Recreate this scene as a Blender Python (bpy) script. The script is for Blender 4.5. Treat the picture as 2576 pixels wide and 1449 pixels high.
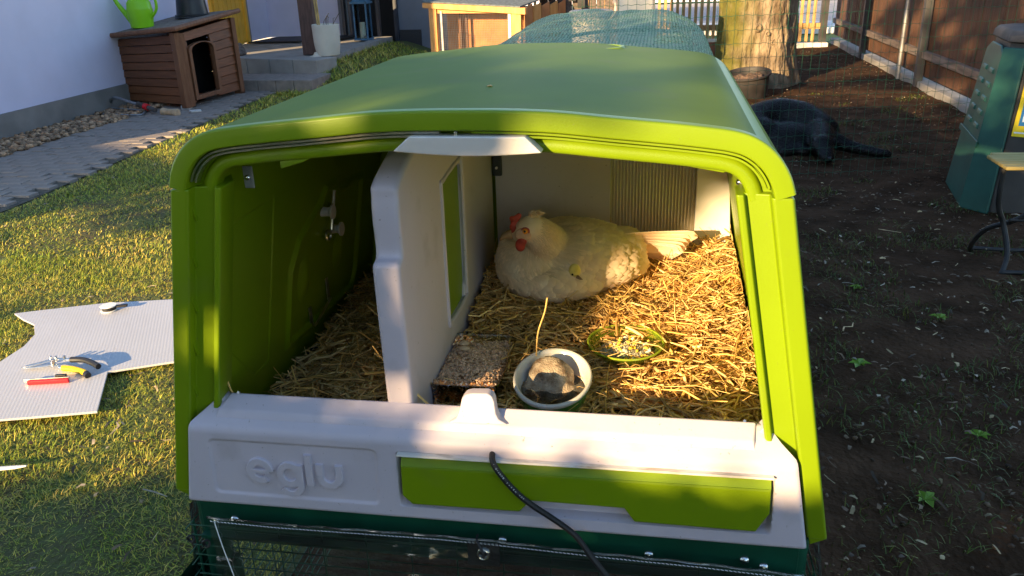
import bpy, bmesh, math, random
import numpy as np
from mathutils import Vector, Matrix, noise
from mathutils.geometry import tessellate_polygon
random.seed(7); RNG = np.random.default_rng(11)
for o in list(bpy.data.objects): bpy.data.objects.remove(o)
SC = bpy.context.scene; COL = SC.collection
# ------------------------------------------------------------------ camera
cam_d = bpy.data.cameras.new('camera'); cam = bpy.data.objects.new('camera', cam_d); COL.objects.link(cam)
yaw, pitch, roll = 0.17637, 0.37812, -0.03305
fwd = Vector((-math.sin(yaw)*math.cos(pitch), math.cos(yaw)*math.cos(pitch), -math.sin(pitch)))
rt = Vector((math.cos(yaw), math.sin(yaw), 0)); up = rt.cross(fwd)
r2 = rt*math.cos(roll) + up*math.sin(roll); u2 = -rt*math.sin(roll) + up*math.cos(roll)
mw = Matrix((r2, u2, -fwd)).transposed().to_4x4(); mw.translation = (0.2523, -1.0595, 1.3905)
cam.matrix_world = mw
cam_d.sensor_width = 36; cam_d.lens = 36*2087/2576; cam_d.clip_end = 400; cam_d.clip_start = .02
SC.camera = cam
# ------------------------------------------------------------------ light
SUN_AZ, SUN_EL = math.radians(30), math.radians(14.5)      # light travels towards +y turned to +x
w = bpy.data.worlds.new('World'); SC.world = w; w.use_nodes = True
nt = w.node_tree; sky = nt.nodes.new('ShaderNodeTexSky'); sky.sky_type = 'NISHITA'; sky.sun_disc = False
sky.sun_elevation = SUN_EL; sky.sun_rotation = math.radians(180) + SUN_AZ; sky.dust_density = .4; sky.ozone_density = 2.0
nt.links.new(sky.outputs[0], nt.nodes['Background'].inputs[0]); nt.nodes['Background'].inputs[1].default_value = 0.15
sd = bpy.data.lights.new('sun', 'SUN'); sd.energy = 5.0; sd.angle = math.radians(.53); sd.color = (1, .71, .36)
sun = bpy.data.objects.new('sun', sd); COL.objects.link(sun)
SDIR = Vector((math.sin(SUN_AZ)*math.cos(SUN_EL), math.cos(SUN_AZ)*math.cos(SUN_EL), -math.sin(SUN_EL)))
sun.rotation_euler = SDIR.to_track_quat('-Z', 'Y').to_euler(); sun.location = -SDIR*20
vs = SC.view_settings; vs.view_transform = 'Standard'; vs.look = 'None'; vs.exposure = 1.5; vs.gamma = 1
SC.render.engine = 'CYCLES'; SC.cycles.max_bounces = 8; SC.cycles.transparent_max_bounces = 16

# ------------------------------------------------------------------ materials
M = {}
def _n(nt, t, **kw):
    n = nt.nodes.new(t)
    for k, v in kw.items(): setattr(n, k, v)
    return n
def pm(name, col, rough=.6, var=.12, scale=8, bump=.1, bscale=90, metal=0, spec=.5, trans=0, ior=1.45, alpha=1,
       stretch=(1, 1, 1), col2=None, lo=.35, hi=.65, attr=None, sheen=0, bdist=.002, sss=0, coat=0, detail=5, dirt=0):
    m = bpy.data.materials.new(name); m.use_nodes = True; nt = m.node_tree; L = nt.links
    b = nt.nodes['Principled BSDF']
    tc = _n(nt, 'ShaderNodeTexCoord'); mp = _n(nt, 'ShaderNodeMapping'); mp.inputs['Scale'].default_value = stretch
    L.new(tc.outputs['Object'], mp.inputs[0])
    n1 = _n(nt, 'ShaderNodeTexNoise'); n1.inputs['Scale'].default_value = scale; n1.inputs['Detail'].default_value = detail
    L.new(mp.outputs[0], n1.inputs[0])
    cr = _n(nt, 'ShaderNodeValToRGB'); L.new(n1.outputs[0], cr.inputs[0])
    c2 = col2 if col2 else tuple(min(1, c*(1+var)) for c in col)
    c1 = col if col2 else tuple(c*(1-var) for c in col)
    cr.color_ramp.elements[0].position = lo; cr.color_ramp.elements[0].color = (*c1, 1)
    cr.color_ramp.elements[1].position = hi; cr.color_ramp.elements[1].color = (*c2, 1)
    out = cr.outputs[0]
    if attr:
        at = _n(nt, 'ShaderNodeAttribute', attribute_name=attr); mx = _n(nt, 'ShaderNodeMix', data_type='RGBA', blend_type='MULTIPLY')
        mx.inputs[0].default_value = 1; L.new(out, mx.inputs[6]); L.new(at.outputs[0], mx.inputs[7]); out = mx.outputs[2]
    if dirt:
        for sc, p0, p1, k in ((9, .58, .80, dirt), (170, .70, .78, dirt*1.3)):
            n3 = _n(nt, 'ShaderNodeTexNoise'); n3.inputs['Scale'].default_value = sc; n3.inputs['Detail'].default_value = 9 if sc < 50 else 2; L.new(tc.outputs['Object'], n3.inputs[0])
            mr = _n(nt, 'ShaderNodeMapRange'); mr.inputs[1].default_value = p0; mr.inputs[2].default_value = p1; mr.inputs[4].default_value = k; L.new(n3.outputs[0], mr.inputs[0])
            md = _n(nt, 'ShaderNodeMix', data_type='RGBA'); L.new(mr.outputs[0], md.inputs[0]); L.new(out, md.inputs[6]); md.inputs[7].default_value = (.16, .12, .08, 1); out = md.outputs[2]
    L.new(out, b.inputs['Base Color'])
    b.inputs['Roughness'].default_value = rough; b.inputs['Metallic'].default_value = metal
    b.inputs['Specular IOR Level'].default_value = spec; b.inputs['IOR'].default_value = ior
    b.inputs['Transmission Weight'].default_value = trans; b.inputs['Alpha'].default_value = alpha
    b.inputs['Coat Weight'].default_value = coat; b.inputs['Sheen Weight'].default_value = sheen
    if sss: b.inputs['Subsurface Weight'].default_value = sss; b.inputs['Subsurface Radius'].default_value = (.01, .006, .003)
    if bump:
        n2 = _n(nt, 'ShaderNodeTexNoise'); n2.inputs['Scale'].default_value = bscale; n2.inputs['Detail'].default_value = 4
        L.new(mp.outputs[0], n2.inputs[0]); bp = _n(nt, 'ShaderNodeBump'); bp.inputs['Strength'].default_value = bump
        bp.inputs['Distance'].default_value = bdist
        L.new(n2.outputs[0], bp.inputs['Height']); L.new(bp.outputs[0], b.inputs['Normal'])
    M[name] = m; return m
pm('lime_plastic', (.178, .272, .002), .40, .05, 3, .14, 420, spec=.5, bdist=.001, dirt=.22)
pm('roof_shaded_plastic', (.105, .160, .002), .5, .12, 5, .16, 420, spec=.06, bdist=.001, col2=(.130, .190, .003), dirt=.25)
pm('grey_plastic', (.56, .50, .56), .45, .05, 4, .13, 420, spec=.45, bdist=.001, dirt=.42)
pm('white_plastic', (.72, .68, .66), .4, .04, 5, .05, 300)
pm('steel', (.78, .77, .72), .28, .2, 40, .06, 200, metal=1)
pm('zinc', (.75, .75, .75), .2, .15, 60, .05, 200, metal=1)
pm('dirty_alu', (.66, .62, .56), .4, .5, 60, .2, 300, col2=(.30, .24, .18), lo=.5, hi=.75, stretch=(.3, 1, 1))
pm('stand_green', (.006, .065, .036), .35, .2, 12, .05, 200)
pm('wire_green', (.012, .085, .045), .4, .2, 20, 0)
pm('black_rubber', (.018, .017, .018), .55, .3, 20, .1, 300)
pm('dark_floor', (.035, .03, .027), .8, .4, 30, .3, 120)
pm('straw', (.78, .51, .20), .45, .25, 25, .1, 400, attr='tint', spec=.5)
pm('ceramic_white', (.60, .58, .53), .22, .06, 20, .03, 100)
pm('ceramic_green', (.05, .20, .035), .2, .15, 20, .03, 100)
pm('stone', (.20, .13, .08), .9, .5, 60, 1, 400, col2=(.52, .42, .30), bdist=.004)
pm('feed', (.74, .51, .33), .8, .3, 120, .3, 300, attr='tint')
pm('mash', (.52, .50, .40), .9, .3, 200, .5, 300, attr='tint')
pm('feather', (.80, .575, .385), .75, .10, 25, .15, 300, attr='tint', sheen=.2, col2=(.88, .69, .50))
pm('down', (.76, .54, .355), .85, .12, 30, .5, 260, sheen=.3, col2=(.82, .63, .45))
pm('comb_red', (.42, .045, .030), .55, .25, 60, .4, 400, sss=.1)
pm('beak', (.33, .19, .10), .45, .25, 60, .1, 300)
pm('eye_orange', (.75, .25, .03), .15, .2, 90, 0)
pm('pupil', (.006, .005, .005), .1, .1, 9, 0)
pm('chick_yellow', (.78, .62, .16), .9, .15, 80, .4, 500, sheen=.4)
pm('soil', (.034, .018, .009), .98, .4, 5, 1, 40, spec=.08, col2=(.080, .043, .024), bdist=.02)
pm('lawn_soil', (.085, .070, .028), .95, .4, 6, .9, 40, col2=(.085, .11, .025), bdist=.02)
pm('grass', (.22, .29, .025), .5, .25, 2.2, 0, attr='tint', spec=.35, col2=(.36, .36, .06))
pm('litter', (.55, .45, .33), .8, .4, 40, .1, 100, attr='tint')
pm('brick_pave', (.22, .185, .16), .9, .25, 14, .6, 90, col2=(.30, .25, .215), bdist=.004)
pm('joint_sand', (.10, .085, .065), .95, .3, 30, .5, 80)
pm('gravel', (.30, .20, .125), .9, .3, 20, .4, 60, attr='tint')
pm('render_white', (.70, .66, .82), .9, .03, 3, .35, 160, bdist=.006)
pm('plinth_grey', (.23, .215, .20), .9, .15, 4, .4, 90, bdist=.005)
pm('granite_dark', (.05, .045, .045), .8, .5, 120, .3, 160)
pm('concrete', (.30, .275, .245), .92, .25, 5, .6, 70, col2=(.38, .35, .315), bdist=.005)
pm('concrete_white', (.60, .58, .55), .9, .2, 10, .5, 60)
pm('kennel_wood', (.145, .050, .018), .55, .3, 5, .3, 60, stretch=(1, 1, 14), col2=(.23, .083, .031), attr='tint')
pm('kennel_trim', (.165, .066, .030), .6, .3, 6, .3, 60, stretch=(6, 6, 1), col2=(.23, .10, .048))
pm('roof_felt', (.20, .16, .13), .9, .3, 20, .4, 120)
pm('yellow_paint', (.80, .42, .04), .5, .08, 5, .1, 60)
pm('lime_can', (.27, .62, .01), .35, .05, 6, .02, 60)
pm('black_plastic', (.018, .018, .022), .35, .2, 10, .05, 100)
pm('post_brown', (.125, .068, .052), .7, .25, 6, .3, 60, stretch=(6, 6, 1))
pm('pot_cream', (.68, .62, .52), .6, .06, 5, .1, 60)
pm('bamboo', (.52, .34, .12), .6, .2, 12, .1, 90)
pm('lantern_blue', (.06, .15, .24), .5, .25, 12, .1, 90)
pm('candle', (.80, .76, .58), .5, .05, 9, 0, sss=.2)
pm('shade_black', (.006, .006, .007), .8, .1, 3, 0)  # near-black that paints the shade of unlit interiors and gaps
pm('frame_dark', (.035, .04, .055), .4, .2, 6, .05, 60)
pm('wall_grey', (.20, .205, .235), .9, .06, 4, .3, 90)
pm('hutch_wood', (.60, .27, .075), .6, .3, 5, .25, 60, stretch=(5, 5, 1), col2=(.72, .36, .12))
pm('hutch_inner', (.50, .21, .08), .7, .2, 5, .2, 60)
pm('hutch_roof', (.13, .15, .16), .9, .25, 30, .6, 160)
pm('bark', (.13, .088, .05), .95, .4, 9, 1.0, 34, col2=(.34, .255, .165), stretch=(1, 1, .45), bdist=.03, detail=9)
pm('moss_log', (.16, .055, .03), .9, .4, 10, .8, 50, col2=(.24, .10, .06), bdist=.01)
pm('log_end', (.42, .32, .19), .85, .3, 20, .4, 60)
pm('fence_wood', (.058, .025, .014), .75, .3, 6, .5, 50, stretch=(10, 10, .5), col2=(.092, .043, .025), attr='tint')
pm('fence_rail', (.085, .062, .052), .85, .3, 6, .4, 60, stretch=(6, .6, 6), col2=(.17, .13, .11))
pm('fence_post', (.045, .043, .045), .6, .3, 6, .2, 60)
pm('galv', (.30, .30, .31), .5, .15, 14, .1, 60, metal=.6)
pm('picket', (.50, .29, .11), .7, .25, 6, .3, 60, stretch=(8, 8, 1), attr='tint')
pm('compost_green', (.016, .085, .066), .5, .15, 6, .2, 120)
pm('compost_black', (.045, .042, .040), .6, .25, 6, .2, 120)
pm('compost_lid', (.085, .07, .062), .75, .3, 10, .4, 80)
pm('knob_blue', (.05, .15, .42), .4, .1, 6, .05, 60)
pm('label_yellow', (.85, .62, .01), .5, .04, 5, 0)
pm('label_blue', (.01, .18, .42), .5, .04, 5, 0)
pm('label_white', (.82, .82, .80), .5, .03, 5, 0)
pm('seat_wood', (.32, .24, .075), .7, .3, 6, .3, 60, stretch=(.6, 6, 6), col2=(.42, .33, .12))
pm('iron_black', (.022, .021, .022), .55, .3, 20, .15, 90)
pm('dog_fur', (.0045, .0042, .0045), .62, .4, 30, .8, 240, spec=.18, stretch=(1, 1, 2.5), bdist=.003)
pm('bucket_dark', (.03, .026, .026), .6, .3, 10, .2, 60)
pm('potting_soil', (.12, .075, .05), .95, .4, 30, 1, 60, bdist=.02)
pm('beige_bin', (.52, .43, .33), .6, .1, 6, .1, 60)
pm('red_plastic', (.75, .02, .03), .3, .08, 9, 0)
pm('handle_yellow', (.85, .55, .01), .4, .05, 9, 0)
pm('bone_tan', (.52, .36, .22), .8, .2, 20, .3, 60)
pm('shoe_brown', (.09, .065, .055), .8, .4, 30, .4, 60, col2=(.20, .15, .12))
pm('orange_mat', (.52, .10, .02), .9, .3, 20, .4, 90)
pm('leaf', (.06, .085, .02), .6, .3, 4, 0, col2=(.10, .12, .03))
pm('trunk', (.09, .065, .045), .95, .4, 9, .8, 40)
pm('asphalt', (.30, .30, .31), .9, .2, 12, .3, 90)
pm('far_grass', (.09, .14, .04), .9, .3, 4, .6, 30, bdist=.03)

# ------------------------------------------------------------------ mesh helpers
def rotz(a): return Matrix.Rotation(a, 3, 'Z')
class MB:
    def __init__(s): s.v = []; s.f = []
    def add(s, vs, fs):
        b = len(s.v); s.v += [tuple(p) for p in vs]; s.f += [tuple(i+b for i in q) for q in fs]; return s
    def box(s, c, d, rot=None, taper=None):
        vs = []
        for z in (-.5, .5):
            for x, y in ((-.5, -.5), (.5, -.5), (.5, .5), (-.5, .5)):
                k = taper if (taper and z > 0) else 1
                p = Vector((x*d[0]*k, y*d[1]*k, z*d[2]))
                if rot: p = rot @ p
                vs.append(p+Vector(c))
        return s.add(vs, [(3, 2, 1, 0), (4, 5, 6, 7), (0, 1, 5, 4), (1, 2, 6, 5), (2, 3, 7, 6), (3, 0, 4, 7)])
    def hexa(s, p8):  # bottom 4, top 4
        return s.add(p8, [(3, 2, 1, 0), (4, 5, 6, 7), (0, 1, 5, 4), (1, 2, 6, 5), (2, 3, 7, 6), (3, 0, 4, 7)])
    def tube(s, path, r, n=8, closed=False, caps=True, flat=1.0):
        P = [Vector(p) for p in path]; m = len(P); rs = r if hasattr(r, '__len__') else [r]*m
        vs = []; ref = None
        for i in range(m):
            if closed: t = P[(i+1) % m]-P[i-1]
            else: t = P[min(i+1, m-1)]-P[max(i-1, 0)]
            if t.length < 1e-9: t = Vector((0, 0, 1))
            t.normalize()
            if ref is None: ref = Vector((0, 0, 1)) if abs(t.z) < .9 else Vector((1, 0, 0))
            a = t.cross(ref); a.normalize() if a.length > 1e-6 else None
            b = a.cross(t); b.normalize(); ref = b
            for k in range(n):
                th = 2*math.pi*k/n; vs.append(P[i]+a*math.cos(th)*rs[i]+b*math.sin(th)*rs[i]*flat)
        fs = []
        for i in range(m if closed else m-1):
            j = (i+1) % m
            for k in range(n):
                k2 = (k+1) % n; fs.append((i*n+k, i*n+k2, j*n+k2, j*n+k))
        if caps and not closed: fs.append(tuple(range(n-1, -1, -1))); fs.append(tuple((m-1)*n+k for k in range(n)))
        return s.add(vs, fs)
    def cyl(s, c0, c1, r, n=16, r1=None): return s.tube([c0, c1], [r, r if r1 is None else r1], n)
    def lathe(s, prof, c=(0, 0, 0), n=32, rot=None, sx=1, sy=1, cap=(1, 1)):
        vs = []; fs = []; m = len(prof)
        for r, z in prof:
            for k in range(n):
                th = 2*math.pi*k/n; p = Vector((r*math.cos(th)*sx, r*math.sin(th)*sy, z))
                if rot: p = rot @ p
                vs.append(p+Vector(c))
        for i in range(m-1):
            for k in range(n):
                k2 = (k+1) % n; fs.append((i*n+k, i*n+k2, (i+1)*n+k2, (i+1)*n+k))
        if cap[0] and prof[0][0] > 1e-6: fs.append(tuple(range(n-1, -1, -1)))
        if cap[1] and prof[-1][0] > 1e-6: fs.append(tuple((m-1)*n+k for k in range(n)))
        return s.add(vs, fs)
    def prism(s, poly, d0, d1, fm, holes=()):
        loops = [list(poly)]+[list(h) for h in holes]; flat = [p for l in loops for p in l]; n = len(flat)
        if holes: tr = tessellate_polygon([[Vector((p[0], p[1], 0)) for p in l] for l in loops])
        else: tr = [tuple(range(n))]
        vs = [fm(u, v, d0) for u, v in flat]+[fm(u, v, d1) for u, v in flat]
        fs = [tuple(t) for t in tr]+[tuple(i+n for i in reversed(t)) for t in tr]; b = 0
        for l in loops:
            m = len(l)
            for i in range(m):
                j = (i+1) % m; fs.append((b+i, b+j, n+b+j, n+b+i))
            b += m
        return s.add(vs, fs)
    def grid(s, fn, nu, nv):
        vs = [fn(i/nu, j/nv) for j in range(nv+1) for i in range(nu+1)]
        fs = [(j*(nu+1)+i, j*(nu+1)+i+1, (j+1)*(nu+1)+i+1, (j+1)*(nu+1)+i) for j in range(nv) for i in range(nu)]
        return s.add(vs, fs)
    def ball(s, c, r, n=12, m=8, rot=None):
        r = r if hasattr(r, '__len__') else (r, r, r); vs = []; fs = []
        for i in range(m+1):
            ph = math.pi*i/m
            for k in range(n):
                th = 2*math.pi*k/n; p = Vector((r[0]*math.sin(ph)*math.cos(th), r[1]*math.sin(ph)*math.sin(th), -r[2]*math.cos(ph)))
                if rot: p = rot @ p
                vs.append(p+Vector(c))
        for i in range(m):
            for k in range(n):
                k2 = (k+1) % n; fs.append((i*n+k, i*n+k2, (i+1)*n+k2, (i+1)*n+k))
        return s.add(vs, fs)
    def obj(s, name, mat, parent=None, smooth=False, bevel=0, seg=2, ang=35, tint=None):
        me = bpy.data.meshes.new(name); me.from_pydata(s.v, [], s.f); return fin(me, name, mat, parent, smooth, bevel, seg, ang, tint)
def fin(me, name, mat, parent=None, smooth=False, bevel=0, seg=2, ang=35, tint=None):
    bm = bmesh.new(); bm.from_mesh(me); bmesh.ops.remove_doubles(bm, verts=bm.verts, dist=1e-6)
    bmesh.ops.recalc_face_normals(bm, faces=bm.faces); bm.to_mesh(me); bm.free()
    me.materials.append(M[mat])
    if tint is not None: set_tint(me, tint)
    o = bpy.data.objects.new(name, me); COL.objects.link(o)
    if smooth or bevel:
        me.polygons.foreach_set('use_smooth', [True]*len(me.polygons))
        me.set_sharp_from_angle(angle=math.radians(ang))
    if bevel:
        b = o.modifiers.new('bevel', 'BEVEL'); b.width = bevel; b.segments = seg; b.limit_method = 'ANGLE'; b.angle_limit = math.radians(ang)
        b.harden_normals = False
        me.polygons.foreach_set('use_smooth', [True]*len(me.polygons))
    if (bevel or (smooth and ang <= 60)) and len(me.polygons) < 60000:
        wn = o.modifiers.new('weighted', 'WEIGHTED_NORMAL'); wn.keep_sharp = not bevel; wn.mode = 'FACE_AREA'; wn.weight = 80
    put(o, parent); return o
def set_tint(me, tint):
    a = me.color_attributes.new('tint', 'FLOAT_COLOR', 'POINT'); n = len(me.vertices)
    if callable(tint): arr = np.array([tint(v.co) for v in me.vertices])
    else: arr = np.tile(np.array(tint, float), (n, 1)) if np.ndim(tint) == 1 else np.asarray(tint)
    if arr.shape[1] == 3: arr = np.concatenate([arr, np.ones((n, 1))], 1)
    a.data.foreach_set('color', arr.astype(np.float32).ravel())
def put(o, parent):
    if parent is not None:
        o.parent = parent; o.matrix_parent_inverse = world_of(parent).inverted()
def world_of(o):
    m = Matrix.LocRotScale(o.location, o.rotation_euler, o.scale)
    return m if o.parent is None else world_of(o.parent) @ o.matrix_parent_inverse @ m
def thing(name, label, cat, loc, group=None):
    o = bpy.data.objects.new(name, None); COL.objects.link(o); o.location = loc; o.empty_display_size = .05
    return tag(o, label, cat, group)
def tag(o, label=None, cat=None, group=None, kind=None):
    if label: o['label'] = label
    if cat: o['category'] = cat
    if group: o['group'] = group
    if kind: o['kind'] = kind
    return o
def fast_mesh(name, V, F, mat, parent=None, smooth=False, tint=None):
    """V (n,3), F (m,k) arrays"""
    V = np.asarray(V, np.float32); F = np.asarray(F, np.int32); k = F.shape[1]
    me = bpy.data.meshes.new(name); me.vertices.add(len(V)); me.vertices.foreach_set('co', V.ravel())
    me.loops.add(F.size); me.loops.foreach_set('vertex_index', F.ravel())
    me.polygons.add(len(F)); me.polygons.foreach_set('loop_start', np.arange(0, F.size, k, dtype=np.int32))
    me.polygons.foreach_set('loop_total', np.full(len(F), k, np.int32)); me.update(calc_edges=True)
    if smooth: me.polygons.foreach_set('use_smooth', [True]*len(F))
    me.materials.append(M[mat])
    if tint is not None: set_tint(me, tint)
    o = bpy.data.objects.new(name, me); COL.objects.link(o); put(o, parent); return o
def remesh(name, mb, vox, mat, parent=None, smooth_it=6, fac=.5):
    me = bpy.data.meshes.new(name); me.from_pydata(mb.v, [], mb.f); o = bpy.data.objects.new(name, me); COL.objects.link(o)
    r = o.modifiers.new('r', 'REMESH'); r.mode = 'VOXEL'; r.voxel_size = vox; r.use_smooth_shade = True
    s = o.modifiers.new('s', 'SMOOTH'); s.iterations = smooth_it; s.factor = fac
    dg = bpy.context.evaluated_depsgraph_get(); m2 = bpy.data.meshes.new_from_object(o.evaluated_get(dg))
    bpy.data.objects.remove(o); m2.name = name; m2.materials.clear(); m2.materials.append(M[mat])
    m2.polygons.foreach_set('use_smooth', [True]*len(m2.polygons))
    o = bpy.data.objects.new(name, m2); COL.objects.link(o); put(o, parent); return o
def sstep(a, b, x): t = min(1, max(0, (x-a)/(b-a))); return t*t*(3-2*t)
def catmull(P, k=6, closed=False):
    out = []; n = len(P); P = [Vector(p) for p in P]
    rng = range(n if closed else n-1)
    for i in rng:
        if closed: a, b, c, d = P[i-1], P[i], P[(i+1) % n], P[(i+2) % n]
        else: a, b, c, d = P[max(i-1, 0)], P[i], P[i+1], P[min(i+2, n-1)]
        for j in range(k):
            t = j/k; out.append(.5*((2*b)+(c-a)*t+(2*a-5*b+4*c-d)*t*t+(3*b-a-3*c+d)*t**3))
    if not closed: out.append(P[-1])
    return out
def text_mesh(body, size, extrude, bevel=0, offset=0):
    cu = bpy.data.curves.new('txt', 'FONT'); cu.body = body; cu.size = size; cu.extrude = extrude; cu.bevel_depth = bevel
    cu.bevel_resolution = 2; cu.offset = offset; cu.align_x = 'CENTER'
    o = bpy.data.objects.new('txt', cu); COL.objects.link(o); dg = bpy.context.evaluated_depsgraph_get()
    me = bpy.data.meshes.new_from_object(o.evaluated_get(dg)); bpy.data.objects.remove(o); bpy.data.curves.remove(cu); return me
# ================================================================== chicken coop
def thin_mat(name, tint, gloss, rough, diff=0, dcol=(.8, .8, .8), bump=0, bscale=8, stripes=None):
    m = bpy.data.materials.new(name); m.use_nodes = True; nt = m.node_tree; L = nt.links; nt.nodes.remove(nt.nodes['Principled BSDF'])
    out = nt.nodes['Material Output']; tr = _n(nt, 'ShaderNodeBsdfTransparent'); tr.inputs[0].default_value = (*tint, 1)
    gl = _n(nt, 'ShaderNodeBsdfGlossy'); gl.inputs['Roughness'].default_value = rough; lw = _n(nt, 'ShaderNodeLayerWeight'); lw.inputs[0].default_value = gloss
    mx = _n(nt, 'ShaderNodeMixShader'); L.new(lw.outputs['Fresnel'], mx.inputs[0]); L.new(tr.outputs[0], mx.inputs[1]); L.new(gl.outputs[0], mx.inputs[2])
    res = mx.outputs[0]
    tc = _n(nt, 'ShaderNodeTexCoord'); n2 = _n(nt, 'ShaderNodeTexNoise'); n2.inputs['Scale'].default_value = bscale; L.new(tc.outputs['Object'], n2.inputs[0])
    if bump:
        bp = _n(nt, 'ShaderNodeBump'); bp.inputs['Strength'].default_value = bump; bp.inputs['Distance'].default_value = .02
        L.new(n2.outputs[0], bp.inputs['Height']); L.new(bp.outputs[0], gl.inputs['Normal']); L.new(bp.outputs[0], lw.inputs['Normal'])
    if diff:
        df = _n(nt, 'ShaderNodeBsdfDiffuse'); cr = _n(nt, 'ShaderNodeValToRGB'); L.new(n2.outputs[0], cr.inputs[0])
        cr.color_ramp.elements[0].color = (*[c*.9 for c in dcol], 1); cr.color_ramp.elements[1].color = (*dcol, 1); L.new(cr.outputs[0], df.inputs[0])
        tl = _n(nt, 'ShaderNodeBsdfTranslucent'); L.new(cr.outputs[0], tl.inputs[0]); ad = _n(nt, 'ShaderNodeMixShader'); ad.inputs[0].default_value = .35
        L.new(df.outputs[0], ad.inputs[1]); L.new(tl.outputs[0], ad.inputs[2])
        m2 = _n(nt, 'ShaderNodeMixShader'); m2.inputs[0].default_value = diff; L.new(res, m2.inputs[1]); L.new(ad.outputs[0], m2.inputs[2]); res = m2.outputs[0]
    L.new(res, out.inputs[0]); M[name] = m; return m
thin_mat('vinyl', (.93, .95, .94), .55, .10, .03, (.6, .62, .6), bump=1.0, bscale=9)
thin_mat('polycarb', (.80, .74, .58), .34, .22, .50, (.92, .76, .50), bump=.15, bscale=60)
thin_mat('glass', (.93, .95, .92), .42, .04)
thin_mat('green_glass', (.93, 1.0, .72), .42, .05, .10, (.55, .80, .08))
thin_mat('rim_glass', (.85, 1.0, .55), .45, .06, .60, (.55, .70, .06))
thin_mat('water', (.80, .82, .80), .30, .03, bump=.1, bscale=20)
thin_mat('lantern_glass', (.85, .9, .92), .3, .05)

coop = thing('chicken_coop', 'lime green plastic chicken coop with arched roof, open front and grey sill', 'chicken coop', (0, .4, 0))
def wo(z): return .43+(1.102-z)*.179
half = [(0, 1.208), (.06, 1.2075), (.125, 1.205), (.20, 1.1978), (.275, 1.191), (.325, 1.1855), (.352, 1.1815), (.375, 1.1745), (.396, 1.1615), (.412, 1.1445), (.424, 1.124), (.4315, 1.102)]
arch = catmull([(-x, 0, z) for x, z in reversed(half[1:])]+[(x, 0, z) for x, z in half], 4)
def sweep_arch(section, closed=True, a=0, b=None):
    A = arch[a:b]; mb = MB(); vs = []; n = len(section); m = len(A)
    for i in range(m):
        t = (A[min(i+1, m-1)]-A[max(i-1, 0)]).normalized(); nrm = Vector((t.z, 0, -t.x))   # inward
        for r, y in section: p = A[i]+nrm*r; vs.append((p.x, y, p.z))
    fs = [(i*n+k, i*n+(k+1) % n, (i+1)*n+(k+1) % n, (i+1)*n+k) for i in range(m-1) for k in range(n)]
    fs += [tuple(range(n)), tuple((m-1)*n+k for k in range(n-1, -1, -1))]
    return mb.add(vs, fs)
sec = [(0, .90), (0, .62), (0, .3), (0, .1), (0, .012), (0, .0035), (.0008, .0012), (.0030, .0), (.0232, -.0012), (.0252, .0003), (.026, .0025), (.026, .034),
       (.037, .034), (.038, .030), (.041, .026), (.046, .0235), (.053, .0235), (.057, .026), (.058, .031), (.058, .05), (.05, .058), (.036, .07), (.03, .10), (.03, .5), (.03, .90)]
sec[4:6] = [(0, .0205), (-.0009, .0195), (-.0009, .0035)]
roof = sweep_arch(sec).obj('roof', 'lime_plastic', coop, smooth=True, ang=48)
roof.data.materials.append(M['roof_shaded_plastic'])
for p in roof.data.polygons:       # top skin behind the lip, grazing shade put into its darker colour
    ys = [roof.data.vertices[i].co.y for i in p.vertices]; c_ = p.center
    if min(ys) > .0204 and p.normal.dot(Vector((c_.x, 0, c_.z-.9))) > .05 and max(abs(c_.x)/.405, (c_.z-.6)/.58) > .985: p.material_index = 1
for r0, y0 in ((.0278, .008), (.0330, .011)):
    sweep_arch([(r0, y0), (r0, y0+.012), (r0+.0028, y0+.012), (r0+.0028, y0)], a=3, b=len(arch)//2-1).obj('metal_rail', 'steel', roof)
    sweep_arch([(r0, y0), (r0, y0+.012), (r0+.0028, y0+.012), (r0+.0028, y0)], a=len(arch)//2+1, b=len(arch)-3).obj('green_rail', 'lime_plastic', roof)
MB().box((-.006, .006, 1.1755), (.004, .008, .011)).obj('rail_clip', 'steel', roof, bevel=.001)
MB().lathe([(.036, .0), (.041, .004), (.046, .004), (.048, 0), (.046, -.003)], (.135, .852, 1.1995), 40).obj('vent_ring', 'lime_plastic', roof, smooth=True)
# overhang blocks under the arch
for sx, x0, x1 in ((1, .288, .345), (-1, .235, .27)):
    MB().prism([(sx*x0, 1.132), (sx*(x0-.014), 1.139), (sx*x1, 1.134), (sx*x1, 1.122)], .028, .06, lambda u, v, d: (u, d, v)).obj('roof_stop', 'lime_plastic', roof, bevel=.002)
# grey latch plate under the arch
lp = [(-.093, 1.1545), (-.068, 1.1755), (.088, 1.1755), (.109, 1.1535)] + [(.109-.202*k/10, 1.1535+.001*k/10-.0055*math.sin(math.pi*k/10)) for k in range(1, 10)]
MB().prism(lp, -.005, .020, lambda u, v, d: (u, d+.004*(1-((v-1.15)/.026)), v)).obj('latch_plate', 'white_plastic', roof, bevel=.0025)

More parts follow.
